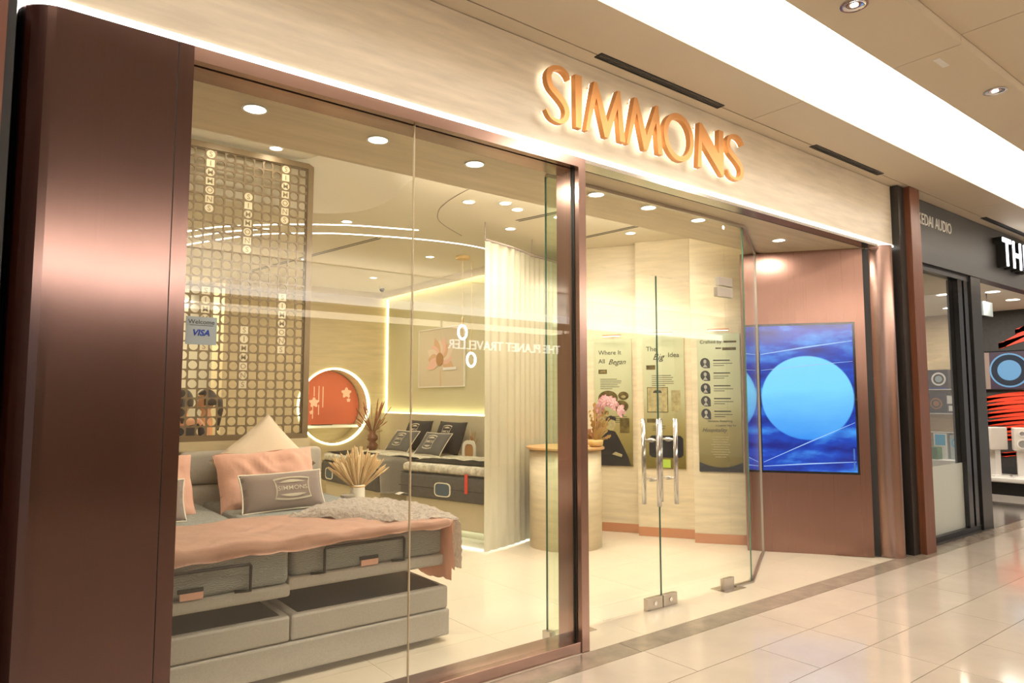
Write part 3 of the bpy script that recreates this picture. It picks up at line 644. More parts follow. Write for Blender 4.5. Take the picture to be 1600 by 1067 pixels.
struct('added_uplight_strip', B((.75, 7.1, 4.03, 4.05, 3.05, 3.062)), 'added_glow_warm')  # glowing strip added on the ledge to brighten the ceiling
alight('added_ceiling_fill', (3.1, 4.06, 3.075), 4.6, 60, (1, .90, .74), (math.radians(180 - 62), 0, 0), 'RECTANGLE', .03)  # added upward fill light for the shop ceiling, hidden behind the soffit
t = thing('security_camera', 'small dark dome security camera in the far ceiling corner', 'camera', (5.1, 10.0, 3.3))
mesh_obj('mount', lathe([(.045, 0), (.045, -.03)], 16), 'white', t); mesh_obj('dome', lathe([(.04, -.03), (.038, -.055), (.025, -.075), (.002, -.082)], 16), 'black_gloss', t, smooth=True)
# ------------------------------------------------------------------ lattice screen
LX, LZ, PX, PZ, LY = 2.26, 3.54, .079, .0765, 6.0
NC, NROW = 24, 31
ls = thing('lattice_screen', 'tall bronze lattice screen of round and square holes behind the grey bed', 'screen', (1.4, LY, 1.17))
bm = bmesh.new()
hx, hz = PX / 2, PZ / 2
words = {}
for c_, r0 in ((2, 0), (6, 4), (10, 0), (10, 15), (6, 19), (2, 15)):
    for k, ch in enumerate('SIMMONS'): words[(c_, r0 + k)] = ch
for c_ in range(NC):
    for r_ in range(NROW):
        cx, cz = LX - c_ * PX, LZ - r_ * PZ
        n = 16
        sq = []
        for k in range(n):
            a = 2 * math.pi * k / n + math.pi / n * 0; t = 1 / max(abs(math.cos(a)), abs(math.sin(a)))
            sq.append((cx + hx * t * math.cos(a), cz + hz * t * math.sin(a)))
        if (c_ + r_) % 2 == 0: inner = circ(cx, cz, hx * .90, hz * .90, n)
        else: inner = [(cx + (p[0] - cx) * .84, cz + (p[1] - cz) * .84) for p in sq]
        ringplate(sq, inner, LY, LY + .012, bm)
mesh_obj('grille', bm, 'bronze_lattice', ls, True)
xl, xr, zb, zt = LX - (NC - .5) * PX, LX + hx, LZ - (NROW - .5) * PZ, LZ + hz
mesh_obj('frame', ringplate([(xl - .05, zb - .045), (xr + .05, zb - .045), (xr + .05, zt + .05), (xl - .05, zt + .05)], [(xl, zb), (xr, zb), (xr, zt), (xl, zt)], LY - .02, LY + .05), 'bronze_lattice', ls, True)
for (c_, r_), ch in words.items():
    cx, cz = LX - c_ * PX, LZ - r_ * PZ
    pts = circ(cx, cz, hx * .89, hz * .89, 16) if (c_ + r_) % 2 == 0 else [(cx - hx * .83, cz - hz * .83), (cx + hx * .83, cz - hz * .83), (cx + hx * .83, cz + hz * .83), (cx - hx * .83, cz + hz * .83)]
    p = mesh_obj('letter_plate', plate(pts, LY + .003, LY + .008), 'letter_plate', ls, True)
    tm = text('letter', ch, .062, 'letter_ink', 0, 0, 0, p, bold=.0006); bb_ = [v.co.copy() for v in tm.data.vertices]
    mx_ = (min(v.x for v in bb_) + max(v.x for v in bb_)) / 2; mz_ = (min(v.z for v in bb_) + max(v.z for v in bb_)) / 2
    tm.data.transform(Matrix.Translation((cx - mx_, LY + .002, cz - mz_)))
struct('wall_low', B((.35, 2.36, 6.06, 6.16, 0, 1.17)), 'travertine_y')
struct('trim_10', B((.35, 2.36, 5.955, 6.058, 1.09, 1.165)), 'travertine_y')
# ------------------------------------------------------------------ soft goods helpers
def pillow(w_, h_, t_, n=14, wr=.0, seed=0, sharp=.9):
    bm = bmesh.new(); top, bot = [], []
    def sy(u, v): return t_ / 2 * max(0, (1 - abs(u) ** 2.6)) ** .55 * max(0, (1 - abs(v) ** 2.6)) ** .55
    for s, lst in ((-1, top), (1, bot)):
        for i in range(n + 1):
            row = []
            for j in range(n + 1):
                u, v = -1 + 2 * i / n, -1 + 2 * j / n
                px = (1 - (1 - sharp) * (1 - abs(v)) * 0 - .05 * (1 - v * v)) * u * w_ / 2; pz = (1 - .05 * (1 - u * u)) * v * h_ / 2
                y = s * sy(u, v)
                if wr: y += wr * noise.noise(Vector((px * 7 + seed, pz * 7, s * 3.0))) * (1 - abs(u * v)) + (.55 * wr * (1 - abs(noise.noise(Vector((px * 9 + pz * 6, pz * 3 - px * 2, seed + s)))) * 3) * (1 - u * u) * (1 - v * v) if wr > .02 else 0); pz += .5 * wr * noise.noise(Vector((px * 5, seed, pz * 5)))
                row.append(bm.verts.new((px, y, pz)))
            lst.append(row)
    for i in range(n):
        for j in range(n):
            bm.faces.new((top[i][j], top[i + 1][j], top[i + 1][j + 1], top[i][j + 1])); bm.faces.new((bot[i][j], bot[i][j + 1], bot[i + 1][j + 1], bot[i + 1][j]))
    bmesh.ops.remove_doubles(bm, verts=bm.verts[:], dist=.0008)
    return bm, lambda x, z: -sy(max(-1, min(1, x / (w_ / 2))), max(-1, min(1, z / (h_ / 2))))
def lay(o, loc, lean, yaw, roll=0):
    o.location = loc; o.rotation_euler = (Matrix.Rotation(yaw, 3, 'Z') @ Matrix.Rotation(-lean, 3, 'X') @ Matrix.Rotation(roll, 3, 'Y')).to_euler()
def conform(o, f, eps):
    for v in o.data.vertices: v.co.y = f(v.co.x, v.co.z) - eps
def refine(pts, n):
    out = []
    for i in range(len(pts)):
        a, b = pts[i], pts[(i + 1) % len(pts)]
        for k in range(n): out.append((a[0] + (b[0] - a[0]) * k / n, a[1] + (b[1] - a[1]) * k / n))
    return out
def emblem(parent, f, cx, cz, W, H, m='cream_print', word=True, eps=.006):
    def outl(s, t):
        pts = []
        w2, h2 = W / 2 * s, H / 2 * t
        for k in range(9): u = -1 + 2 * k / 8; pts.append((cx + u * w2, cz - h2 - .18 * h2 * (1 - u * u)))
        for k in range(9): u = -1 + 2 * k / 8; pts.append((cx + w2 - .10 * w2 * (1 - u * u), cz + u * h2))
        for k in range(9): u = 1 - 2 * k / 8; pts.append((cx + u * w2, cz + h2 + .18 * h2 * (1 - u * u)))
        for k in range(9): u = 1 - 2 * k / 8; pts.append((cx - w2 + .10 * w2 * (1 - u * u), cz + u * h2))
        return pts
    o = mesh_obj('emblem_frame', ringplate(outl(1, 1), outl(.92, .86), 0, .001), m, parent); 
    if f: conform(o, f, eps)
    for s in (1, -1):
        a = [(cx + u * W * .36, cz + s * H * (.30 + .13 * (1 - u * u))) for u in [-1 + k / 6 for k in range(13)]]
        b = [(cx + u * W * .36, cz + s * H * (.30 - .02 * (1 - u * u))) for u in [1 - k / 6 for k in range(13)]]
        o = mesh_obj('emblem_band', ringplate(a, b[::-1], 0, .001), m, parent)
        if f: conform(o, f, eps)
    if word:
        o = text('emblem_word', 'SIMMONS', H * .30, m, cx, cz, 0, parent, bold=.0003)
        ww = max(v.co.x for v in o.data.vertices) - min(v.co.x for v in o.data.vertices); k = W * .80 / ww
        for v in o.data.vertices: v.co.x = cx + (v.co.x - cx) * k
        if f: conform(o, f, eps)
# ------------------------------------------------------------------ the grey split bed
bed = thing('adjustable_bed', 'grey linen adjustable split bed raised above its base in the window', 'bed', (1.42, 4.85, 0))
BX0, BX1, BSP = .42, 2.43, 1.425
mesh_obj('foot', B((BX0 + .06, BX1 - .06, 3.9, 5.8, 0.0005, .035)), 'black', bed, True)
mesh_obj('plinth', B((BX0 - .008, BX1 + .008, 3.792, 5.88, .035, .195), bev=.012), 'linen_grey', bed, True, smooth=False)
mesh_obj('base_box', B((BX0, BSP - .003, 3.80, 5.88, .20, .335), bev=.014), 'linen_grey', bed, True)
mesh_obj('base_box', B((BSP + .003, BX1, 3.80, 5.88, .20, .335), bev=.014), 'linen_grey', bed, True)
for x0, x1 in ((BX0 + .04, BSP - .05), (BSP + .05, BX1 - .04)):
    mesh_obj('base_lining', B((x0, x1, 3.84, 5.84, .3352, .338)), 'black', bed, True)
    mesh_obj('lift_arm', tube([(x0 + .12, 4.3, .338), (x0 + .12, 4.5, .45)], .014, 8), 'steel', bed, True); mesh_obj('lift_arm', tube([(x1 - .12, 4.3, .338), (x1 - .12, 4.5, .45)], .014, 8), 'steel', bed, True)
for x0, x1, y0, z0, mz, sx in ((BX0 + .01, BSP - .004, 3.80, .435, .50, .93), (BSP + .006, BX1 + .008, 3.86, .45, .518, 1.62)):
    mesh_obj('platform', B((x0, x1, y0, 5.86, z0, mz), bev=.016), 'linen_grey', bed, True)
    def mf(u, v, x0=x0, x1=x1, y0=y0, mz=mz): return None
    mt = mesh_obj('mattress', B((x0 + .015, x1 - .006, y0 + .012, 5.85, mz, .712), bev=.035, seg=4), 'mattress_grey', bed, True, smooth=True)
    xa, xb = (.60, 1.20) if sx < 1 else (1.63, 2.14)
    yb = y0 - .012
    mesh_obj('mattress_retainer', tube([(xa - .07, yb + .03, mz + .005), (xa, yb, mz + .005), (xa, yb, mz + .135), (xa + .008, yb, mz + .143), (xb - .008, yb, mz + .143), (xb, yb, mz + .135), (xb, yb, mz + .005), (xb - .07, yb + .03, mz + .005)], .0085, 8), 'black_metal', bed, True, smooth=True)
    xt = .86 if sx < 1 else 1.86
    tg = mesh_obj('label_tag', B((xt, xt + .11, y0 - .004, y0 + .003, mz + .005, mz + .04)), 'pink_pillow', bed, True, label='small pink and white tag'); mesh_obj('tag_header', B((xt - .01, xt + .11, y0 - .006, y0 + .003, mz + .04, mz + .06)), 'black', tg, True)
# headboard
hbd = mesh_obj('headboard', B((BX0 - .03, BX1 - .04, 5.875, 5.935, .04, 1.05), bev=.02), 'linen_head', bed, True)
for x0, x1 in ((BX0 - .03, 1.27), (1.275, BX1 - .02)):
    for z0, z1 in ((.46, .84), (.845, 1.10)):
        mesh_obj('headboard_cushion', B((x0, x1, 5.78, 5.88, z0, z1), bev=.045, seg=4), 'linen_head', hbd, True, smooth=True)
# duvet
def duvet_f(u, v):
    xs_ = .40 + u * (2.44 - .40 + .33); t = v * (.72 + .09)
    over_x = max(0, xs_ - 2.435); x = min(xs_, 2.435)
    Tl = .72
    yback = 4.50 - .04 * u
    over = max(0, t - Tl); y = yback - (yback - 3.79) * min(t, Tl) / Tl
    z = .735 + .035 * math.sin(math.pi * min(1, u * 1.1)) * (1 - v * .6) + .018 * noise.noise(Vector((xs_ * 4, t * 4, 0))) + .007 * noise.noise(Vector((xs_ * 9 - t * 7, t * 9, 2))) + .011 * (1 - 2.2 * abs(noise.noise(Vector((xs_ * 5.5 + t * 8, t * 3 - xs_ * 2, 7))))) * min(1, v * 1.6)
    drop = .095 - .055 * min(1, u * 1.1)
    if over > 0:
        k = over / .09; y = 3.79 - .014 * min(1, k * 2) - .012 * noise.noise(Vector((xs_ * 6, k, 5))); z -= drop * k * (1 + .15 * noise.noise(Vector((xs_ * 5, 0, 0))))
    if over_x > 0:
        x += .012 + .015 * noise.noise(Vector((t * 9, over_x * 5, 1))) ; z -= over_x * (1.15 if over == 0 else .9)
        y -= .02 * min(1, over_x * 5)
        if over > 0: z += drop * (over / .09) * .9
        y += .04 * noise.noise(Vector((t * 6, over_x * 3, 4))) * over_x * 3
    return (x, y, z)
o = tag(mesh_obj('duvet', grid(150, 56, duvet_f, .010), 'pink', smooth=True), 'rumpled salmon pink sheet spread over the foot of the grey bed', 'bedding')
# fleece throw
def throw_f(u, v):
    base = smooth_poly([(1.60, 4.30), (1.85, 4.16), (2.05, 3.99), (2.25, 3.88), (2.45, 3.80)], 6)
    back = smooth_poly([(1.58, 4.34), (1.80, 4.50), (2.05, 4.62), (2.30, 4.58), (2.47, 4.30)], 6)
    L_ = 1.30; k = min(u * L_, 1.0); i = min(int(k * 24), 23); f_ = k * 24 - i
    a = [base[i][c] + (base[i + 1][c] - base[i][c]) * f_ for c in (0, 1)]; b = [back[i][c] + (back[i + 1][c] - back[i][c]) * f_ for c in (0, 1)]
    x = a[0] + (b[0] - a[0]) * v; y = a[1] + (b[1] - a[1]) * v
    hump = math.sin(math.pi * v) ** .5
    z = .755 + .085 * hump * (.3 + .7 * math.sin(math.pi * min(1, k * .95 + .05))) + .022 * noise.noise(Vector((x * 7, y * 7, 1))) + .010 * noise.noise(Vector((x * 28, y * 28, 3))) - .02 * (k > .9) * (k - .9) * 10
    ox = max(0, u * L_ - 1.0)
    z += .008 * noise.noise(Vector((x * 45, y * 45, 3)))
    if ox > 0:
        x += .06 + .02 * math.sin(min(1, ox * 9) * 1.57) + .02 * math.sin(v * 9) * ox * 3 + .010 * noise.noise(Vector((y * 40, ox * 40, 1))); z -= ox * (1.05 + .1 * math.sin(v * 7))
    else: x += .06 * max(0, (k - .8) / .2) ** 2
    return (x, y, z)
tag(mesh_obj('fleece_throw', grid(150, 64, throw_f, .024), 'fleece', smooth=True), 'fluffy beige fleece throw bunched over the corner of the pink sheet', 'throw')
tag(mesh_obj('throw_label', grid(4, 3, lambda u, v: (2.27 + u * .07, 4.22 - v * .06, .872 + .01 * math.sin(u * 3)), .002), 'ivory'), 'small white fabric care label on the fleece throw', 'label')
# pillows
def pil(name, w_, h_, t_, m, loc, lean, yaw, roll, label, wr=.012, seed=0, logo=False, piping=None, group=None):
    bm, f = pillow(w_, h_, t_, 30 if wr > .02 else 16, wr, seed)
    if logo or piping:
        t = thing(name, label, 'pillow', (0, 0, 0), 0, group); mesh_obj('cover', bm, m, t, smooth=True)
        if piping:
            n = 16; loop = []
            def edge(u, v): return ((1 - .05 * (1 - v * v)) * u * w_ / 2, 0, (1 - .05 * (1 - u * u)) * v * h_ / 2)
            for k in range(n): loop.append(edge(-1 + 2 * k / n, -1))
            for k in range(n): loop.append(edge(1, -1 + 2 * k / n))
            for k in range(n): loop.append(edge(1 - 2 * k / n, 1))
            for k in range(n): loop.append(edge(-1, 1 - 2 * k / n))
            mesh_obj('piping', tube(loop, .0055, 6, closed=True), piping, t, smooth=True)
        if logo: emblem(t, f, logo[0], logo[1], logo[2], logo[3])
    else:
        t = mesh_obj(name, bm, m, smooth=True); tag(t, label, 'pillow', group)
    lay(t, loc, lean, yaw, roll); return t
pil('cream_pillow', .62, .56, .16, 'cream_fabric', (1.86, 5.62, 1.005), math.radians(22), 0, math.radians(-38), 'pale cream pillow standing on its corner against the headboard', .006)
pil('pink_pillow', .74, .46, .17, 'pink_pillow', (1.80, 5.34, .905), math.radians(26), math.radians(-4), math.radians(-4), 'crumpled salmon pink pillow leaning on the cream pillow', .05, 3)
pil('pink_pillow', .74, .46, .17, 'pink_pillow', (.90, 5.30, .90), math.radians(24), math.radians(3), 0, 'crumpled salmon pink pillow on the bed half next to the copper pier', .05, 8)
pil('logo_cushion', .60, .28, .13, 'taupe', (1.80, 5.02, .845), math.radians(24), 0, math.radians(-1), 'taupe bolster cushion with cream emblem in front of the crumpled pink pillow', .004, 1, (.05, .0, .27, .145), 'cream_print')
pil('logo_cushion', .58, .28, .13, 'taupe', (.85, 4.98, .845), math.radians(22), 0, 0, 'taupe bolster cushion with cream piping on the bed half next to the copper pier', .004, 2, (.0, .0, .26, .14), 'cream_print')
# ------------------------------------------------------------------ side table, pampas vase
tb = thing('bedside_table', 'small round cream table behind the grey bed carrying the pampas vase', 'table', (2.632, 5.60, 0))
mesh_obj('table_top', lathe([(.18, .51), (.185, .515), (.185, .535), (.18, .54)], 32), 'ivory', tb); mesh_obj('stem', lathe([(.03, .02), (.03, .51)], 16), 'ivory', tb, smooth=True); mesh_obj('foot', lathe([(.14, 0.0005), (.14, .015), (.04, .02)], 32), 'ivory', tb)
vz = thing('pampas_vase', 'white ribbed vase holding a fan of dried beige pampas grass', 'vase', (2.655, 5.60, .54))
mesh_obj('vase', lathe([(.055, 0), (.062, .02), (.062, .20), (.056, .235), (.050, .235), (.050, .18)], 20), 'ivory', vz, smooth=True)
mesh_obj('tie', tube([(.06 * math.cos(a), .06 * math.sin(a), .222) for a in [2 * math.pi * k / 16 for k in range(16)]], .008, 6, closed=True), 'pampas', vz)
def plume(parent, base, tip, w_, m, name='plume', bm=None, nn=4):
    b, t = Vector(base), Vector(tip); d = t - b; side = d.cross(Vector((.6, -.75, .1))); side.normalize()
    bm = tube([b, b + d * .45, b + d * .6, b + d * .8, b + d * .95, t], [.003, .003, w_ * .45, w_, w_ * .6, .002], 6)
    return mesh_obj(name, bm, m, parent, smooth=True)
for k in range(120):
    a = random.uniform(-1, 1); r = abs(a) ** .8 * (1 if a > 0 else -1); dy = random.uniform(-.8, .8)
    L_ = random.uniform(.82, 1.04); tx = r * .25 * L_; tz = .235 + (.32 - .17 * r * r) * L_
    plume(vz, (r * .03, dy * .03, .2), (tx, dy * .16, tz), random.uniform(.006, .012), random.choice(['pampas', 'pampas', 'pampas_pale']))
t = thing('grey_pot', 'small grey stoneware pot beside the pampas vase', 'pot', (2.535, 5.53, .54))
mesh_obj('pot', lathe([(.055, 0), (.06, .01), (.06, .14), (.058, .15)], 20), 'vase_grey', t, smooth=True); mesh_obj('lid', lathe([(.060, .15), (.062, .153), (.062, .165), (.02, .17)], 20), 'vase_grey', t)
# ------------------------------------------------------------------ far beds
def far_bed(loc, rz, L_, W_, zb, label, tabs, group='dark far beds'):
    b = thing('display_bed', label, 'bed', loc, rz, group)
    mesh_obj('base', B((.06, L_, -W_ / 2 + .05, W_ / 2 - .05, .12, zb - .002), bev=.01), 'headboard_panel', b)
    mesh_obj('plinth', B((.28, L_ - .05, -W_ / 2 + .25, W_ / 2 - .25, 0.0005, .12)), 'headboard_panel', b)
    mesh_obj('glow_strip', B((.22, .24, -W_ / 2 + .22, W_ / 2 - .22, .085, .105)), 'led_cool', b)
    mesh_obj('glow_strip', B((.24, L_ - .1, -W_ / 2 + .20, -W_ / 2 + .22, .085, .105)), 'led_cool', b)
    m = mesh_obj('mattress', B((0, L_, -W_ / 2, W_ / 2, zb, zb + .27), bev=.04, seg=4), 'charcoal', b, smooth=True)
    mesh_obj('mattress_tape', B((-.003, L_ - .03, -W_ / 2 - .003, W_ / 2 + .003, zb + .12, zb + .127), bev=.002), 'black', m)
    mesh_obj('pillow_top', B((.02, L_, -W_ / 2 + .015, W_ / 2 - .015, zb + .272, zb + .375), bev=.04, seg=4), 'ticking', b, smooth=True)
    mesh_obj('top_tape', B((.012, L_ - .02, -W_ / 2 + .008, W_ / 2 - .008, zb + .268, zb + .274), bev=.002), 'black', b)
    for ty, kind in tabs:
        if kind == 'badge':
            n_ = [(ty + .105 * (abs(math.cos(a)) ** .5) * (1 if math.cos(a) > 0 else -1), zb + .115 + .065 * (abs(math.sin(a)) ** .5) * (1 if math.sin(a) > 0 else -1)) for a in [2 * math.pi * k / 28 for k in range(28)]]
            def R_(p, y0, y1): 
                bm = plate(p, y0, y1); bmesh.ops.transform(bm, matrix=Matrix.Rotation(-math.pi / 2, 4, 'Z'), verts=bm.verts); return bm
            cy = ty
            g = mesh_obj('badge', R_([(-p[0], p[1]) for p in n_], -.008, 0), 'badge', m, label='dark blue badge with a pale rim')
            bm = ringplate([(-cy + (-p[0] + cy) * 1.12, zb + .115 + (p[1] - zb - .115) * 1.16) for p in n_], [(-p[0], p[1]) for p in n_], -.010, 0); bmesh.ops.transform(bm, matrix=Matrix.Rotation(-math.pi / 2, 4, 'Z'), verts=bm.verts)
            mesh_obj('badge_rim', bm, 'cream_print', m)
        else:
            mesh_obj('red_tab', B((-.012, .0, ty - .018, ty + .018, zb + .10, zb + .30)), 'red_tab', m)
    return b
bC = far_bed((4.046, 6.48, 0), math.radians(14.8), 1.15, 1.30, .42, 'dark far bed with a red tab on its foot end', [(-.02, 'badge'), (-.36, 'tab')])
bm_ = grid(20, 10, lambda u, v: (.10 + .42 * v, -.655 + 1.31 * u, .848 + .012 * noise.noise(Vector((u * 9, v * 5, 1)))), .015)
tag(mesh_obj('bed_runner', bm_, 'black_runner'), 'black runner across the foot of the bed with the red tab', 'bed runner')
o = bpy.data.objects['bed_runner']; o.location = (4.046, 6.48, -.04); o.rotation_euler = (0, 0, math.radians(14.8))
bB = far_bed((3.86, 8.47, 0), 0, 1.48, 1.70, .395, 'dark far bed with pale ticking top below the round niche', [(.55, 'badge')])
bm_ = grid(20, 10, lambda u, v: (3.92 + .42 * v, 8.45 + .85 * u, .785 + .012 * noise.noise(Vector((u * 9, v * 5, 1)))), .015)
tag(mesh_obj('bed_runner', bm_, 'black_runner'), 'black runner on the far bed below the round niche', 'bed runner')
def hang_side(x0, x1, ys, yt, zt, zb_, m, name, label):
    def f(u, v):
        x = x0 + (x1 - x0) * u
        if v < .45: y = yt - (yt - ys) * v / .45; z = zt + .008
        else: k = (v - .45) / .55; y = ys - .016 - .025 * k - .010 * abs(math.sin(u * 9)); z = zt + .004 - (zt - zb_ * (1 + .08 * (1 - u))) * k; x += .08 * k * (.5 - u) * (x1 - x0)
        return (x, y, z + .004 * noise.noise(Vector((u * 6, v * 6, 2))))
    return tag(mesh_obj(name, grid(22, 22, f, -.012), m, smooth=True), label, 'throw')
hang_side(3.87, 4.27, 7.62, 8.35, .775, .36, 'throw_grey', 'grey_throw', 'grey knitted throw hanging over the side of the far bed')
hang_side(4.28, 4.42, 7.62, 8.1, .775, .42, 'navy_fabric', 'dark_throw', 'near-black throw hanging beside the grey knitted throw')
for k, (y, lab) in enumerate(((8.93, 'black pillow against the panelled headboard, next to the corner vase'), (8.06, 'black pillow against the panelled headboard, next to the photo frame'))):
    pil('black_pillow', .68, .46, .16, 'black_fabric', (5.15, y, .985), math.radians(20), math.radians(-90), 0, lab, .008, k, (.0, .06, .22, .17), None, 'black pillows on the far bed')
for k, (y, lab) in enumerate(((8.84, 'charcoal emblem cushion in front of the black pillow by the corner vase'), (8.0, 'charcoal emblem cushion in front of the black pillow by the photo frame'))):
    pil('emblem_cushion', .56, .36, .10, 'charcoal_cushion', (4.86, y, .915), math.radians(38), math.radians(-84), 0, lab, .004, k, (-.02, .0, .20, .19), 'cream_print', 'charcoal cushions on the far bed')
# corner vase and frame
def stool(x, y, z, lab, k=1.):
    t = thing('plant_stand', lab, 'stand', (x, y, 0)); mesh_obj('top', lathe([(.16 * k, z - .03), (.165 * k, z - .02), (.165 * k, z)], 24), 'headboard_panel', t); mesh_obj('body', lathe([(.13 * k, 0.0005), (.13 * k, z - .03)], 24), 'headboard_panel', t, smooth=True)
stool(4.95, 9.95, .72, 'cream drum stand in the corner under the dried red branches')
t = thing('dried_branch_vase', 'brown glass vase of dried rust red branches beside the round niche', 'vase', (4.95, 9.95, .72))
mesh_obj('vase', lathe([(.05, 0), (.085, .03), (.09, .08), (.05, .13), (.085, .17), (.08, .22), (.045, .26), (.05, .30)], 20), 'vase_brown', t, smooth=True)
for k in range(46):
    a = random.uniform(0, 6.28); r = random.uniform(.05, .34); zz = random.uniform(.42, .86) - r * .45
    tp = (r * math.cos(a), r * math.sin(a) * .8, zz); plume(t, (0, 0, .26), tp, random.uniform(.008, .016), random.choice(['dry_red', 'dry_red', 'dry_tan']), 'branch')
stool(5.10, 7.49, .70, 'cream drum stand beside the far bed carrying the photo frame', .7)
t = thing('photo_frame', 'oval-topped white photo frame on the stand by the black pillows', 'picture frame', (5.08, 7.47, .70), math.radians(-62))
fo = [(.10 * (abs(math.cos(a)) ** .6) * (1 if math.cos(a) > 0 else -1), .14 + .14 * (abs(math.sin(a)) ** .7) * (1 if math.sin(a) > 0 else -1)) for a in [2 * math.pi * k / 32 for k in range(32)]]
mesh_obj('frame', ringplate(fo, [(p[0] * .62, .14 + (p[1] - .14) * .66) for p in fo], -.01, .01), 'ivory', t); mesh_obj('photo', plate([(p[0] * .63, .14 + (p[1] - .14) * .67) for p in fo], -.002, .004), 'poster_brown', t)
t = thing('small_dried_bunch', 'little pale vase with a dried grass bunch behind the photo frame', 'vase', (5.15, 7.53, .70))
mesh_obj('vase', lathe([(.03, 0), (.05, .04), (.04, .10), (.025, .12)], 16), 'ivory', t, smooth=True)
for k in range(14):
    a = random.uniform(0, 6.28); r = random.uniform(.01, .09); plume(t, (0, 0, .1), (r * math.cos(a), r * math.sin(a), random.uniform(.26, .42)), .008, random.choice(['dry_tan', 'pampas', 'dry_red']), 'stem')
# poster on the bedside wall
t = thing('flower_poster', 'framed poster of a peach flower on the sage wall above the far beds', 'poster', (5.518, 8.85, 1.70), math.radians(-90))
pw, ph = 1.25, .86
mesh_obj('backing', B((-pw / 2, pw / 2, -.02, -.002, 0, ph)), 'poster_cream', t)
mesh_obj('frame', ringplate([(-pw / 2 - .015, -.015), (pw / 2 + .015, -.015), (pw / 2 + .015, ph + .015), (-pw / 2 - .015, ph + .015)], [(-pw / 2, 0), (pw / 2, 0), (pw / 2, ph), (-pw / 2, ph)], -.03, -.002), 'ivory', t)
for k in range(11):
    a = math.radians(-20 + 22 * k); L_ = .34 if k % 2 else .40; c_ = (-.02, .40)
    pts = [(c_[0] + L_ * s * math.cos(a) + q * .085 * math.sin(math.pi * s) * -math.sin(a), c_[1] + L_ * s * math.sin(a) * .9 + q * .085 * math.sin(math.pi * s) * math.cos(a)) for q, ss in ((1, [j / 8 for j in range(9)]), (-1, [1 - j / 8 for j in range(1, 8)])) for s in ss]
    mesh_obj('petal', plate(pts, -.0215 - .0004 * k, -.0205 - .0004 * k), ('poster_peach', 'pale_pink_print', 'cream_fabric')[k % 3], t)
mesh_obj('flower_heart', plate(circ(-.02, .40, .10, n=20), -.029, -.027), 'poster_brown', t)
mesh_obj('print_bar', B((.08, .44, -.0312, -.0302, .235, .275)), 'white', t)
mesh_obj('flower_stem', plate([(-.01, .0), (.02, .0), (.0, .24), (-.02, .24)], -.022, -.021), 'poster_peach', t)
# ring pendants
for (x, y, zc, lab) in ((4.80, 7.22, 2.34, 'ring pendant lamp hanging by the sheer curtain, upper of the two rings'), (4.92, 7.20, 2.0, 'ring pendant lamp hanging by the sheer curtain, lower of the two rings')):
    t = thing('ring_pendant', lab, 'pendant lamp', (x, y, zc), 0, 'ring pendants')
    mesh_obj('ring', tube([(.062 * math.cos(a), -.062 * .3 * math.cos(a) * 0, .085 * math.sin(a)) for a in [2 * math.pi * k / 32 for k in range(32)]], .0135, 8, closed=True), 'led_white', t, smooth=True)
    mesh_obj('socket', tube([(0, 0, .085), (0, 0, .10), (0, 0, .25 if zc < 2.2 else .18)], [.012, .013, .013], 10), 'gold_leaf', t, smooth=True)
    mesh_obj('cable', tube([(0, 0, .18), (0, 0, 3.28 - zc)], .0025, 6), 'gold_leaf', t)
    if zc > 2.2: mesh_obj('canopy', lathe([(.09, 3.298 - zc), (.09, 3.26 - zc), (.05, 3.255 - zc)], 20), 'gold_leaf', t)
# sheer curtain on a curved track
cpath = smooth_poly([(4.03, 5.66), (4.5, 5.80), (4.9, 5.965), (5.25, 6.07), (5.53, 6.15)], 10)
t = thing('sheer_curtain', 'pale floor-length sheer curtain on a curved track beside the far beds', 'curtain', (4.8, 6.1, 0))
mesh_obj('track', tube([(p[0], p[1], 3.12) for p in cpath], .012, 8), 'taupe', t, True)
for q in (cpath[0], cpath[20], cpath[-1]): mesh_obj('hanger', tube([(q[0], q[1], 3.12), (q[0], q[1], 3.299)], .005, 6), 'taupe', t, True)
def cur(u, v):
    k = u * (len(cpath) - 1); i = min(int(k), len(cpath) - 2); f_ = k - i; a, b = cpath[i], cpath[i + 1]
    d = Vector((b[0] - a[0], b[1] - a[1])).normalized(); wv = .009 * math.sin(u * 95)
    return (a[0] + (b[0] - a[0]) * f_ - d.y * wv, a[1] + (b[1] - a[1]) * f_ + d.x * wv, 3.108 - v * 3.095)
mesh_obj('fabric', grid(180, 4, cur, .003), 'curtain', t, True, smooth=True)
# ------------------------------------------------------------------ counter with orchid
ct = thing('round_counter', 'cylindrical travertine counter with a thin wooden rim', 'counter', (4.95, 5.49, 0))
mesh_obj('drum', lathe([(.375, 0.0005), (.375, .99)], 64), 'travertine_wall', ct, smooth=False)
for p in ct.children[0].data.polygons: p.use_smooth = len(p.vertices) == 4
mesh_obj('top', lathe([(.405, .99), (.41, .995), (.41, 1.01), (.405, 1.015)], 64), 'wood_edge', ct)
t = thing('orchid_arrangement', 'pink orchid stem with golden leaf sprays on the round counter', 'plant', (5.13, 5.22, 1.015))
mesh_obj('bowl', lathe([(.05, 0), (.075, .02), (.08, .06), (.07, .075)], 20), 'gold_leaf', t, smooth=True)
stem = bez((0.02, 0, .07), (-.02, 0, .45), (.03, -.05, .62), (.25, -.16, .32), 16)
mesh_obj('orchid_stem', tube(stem, .006, 6), 'stem_green', t, smooth=True)
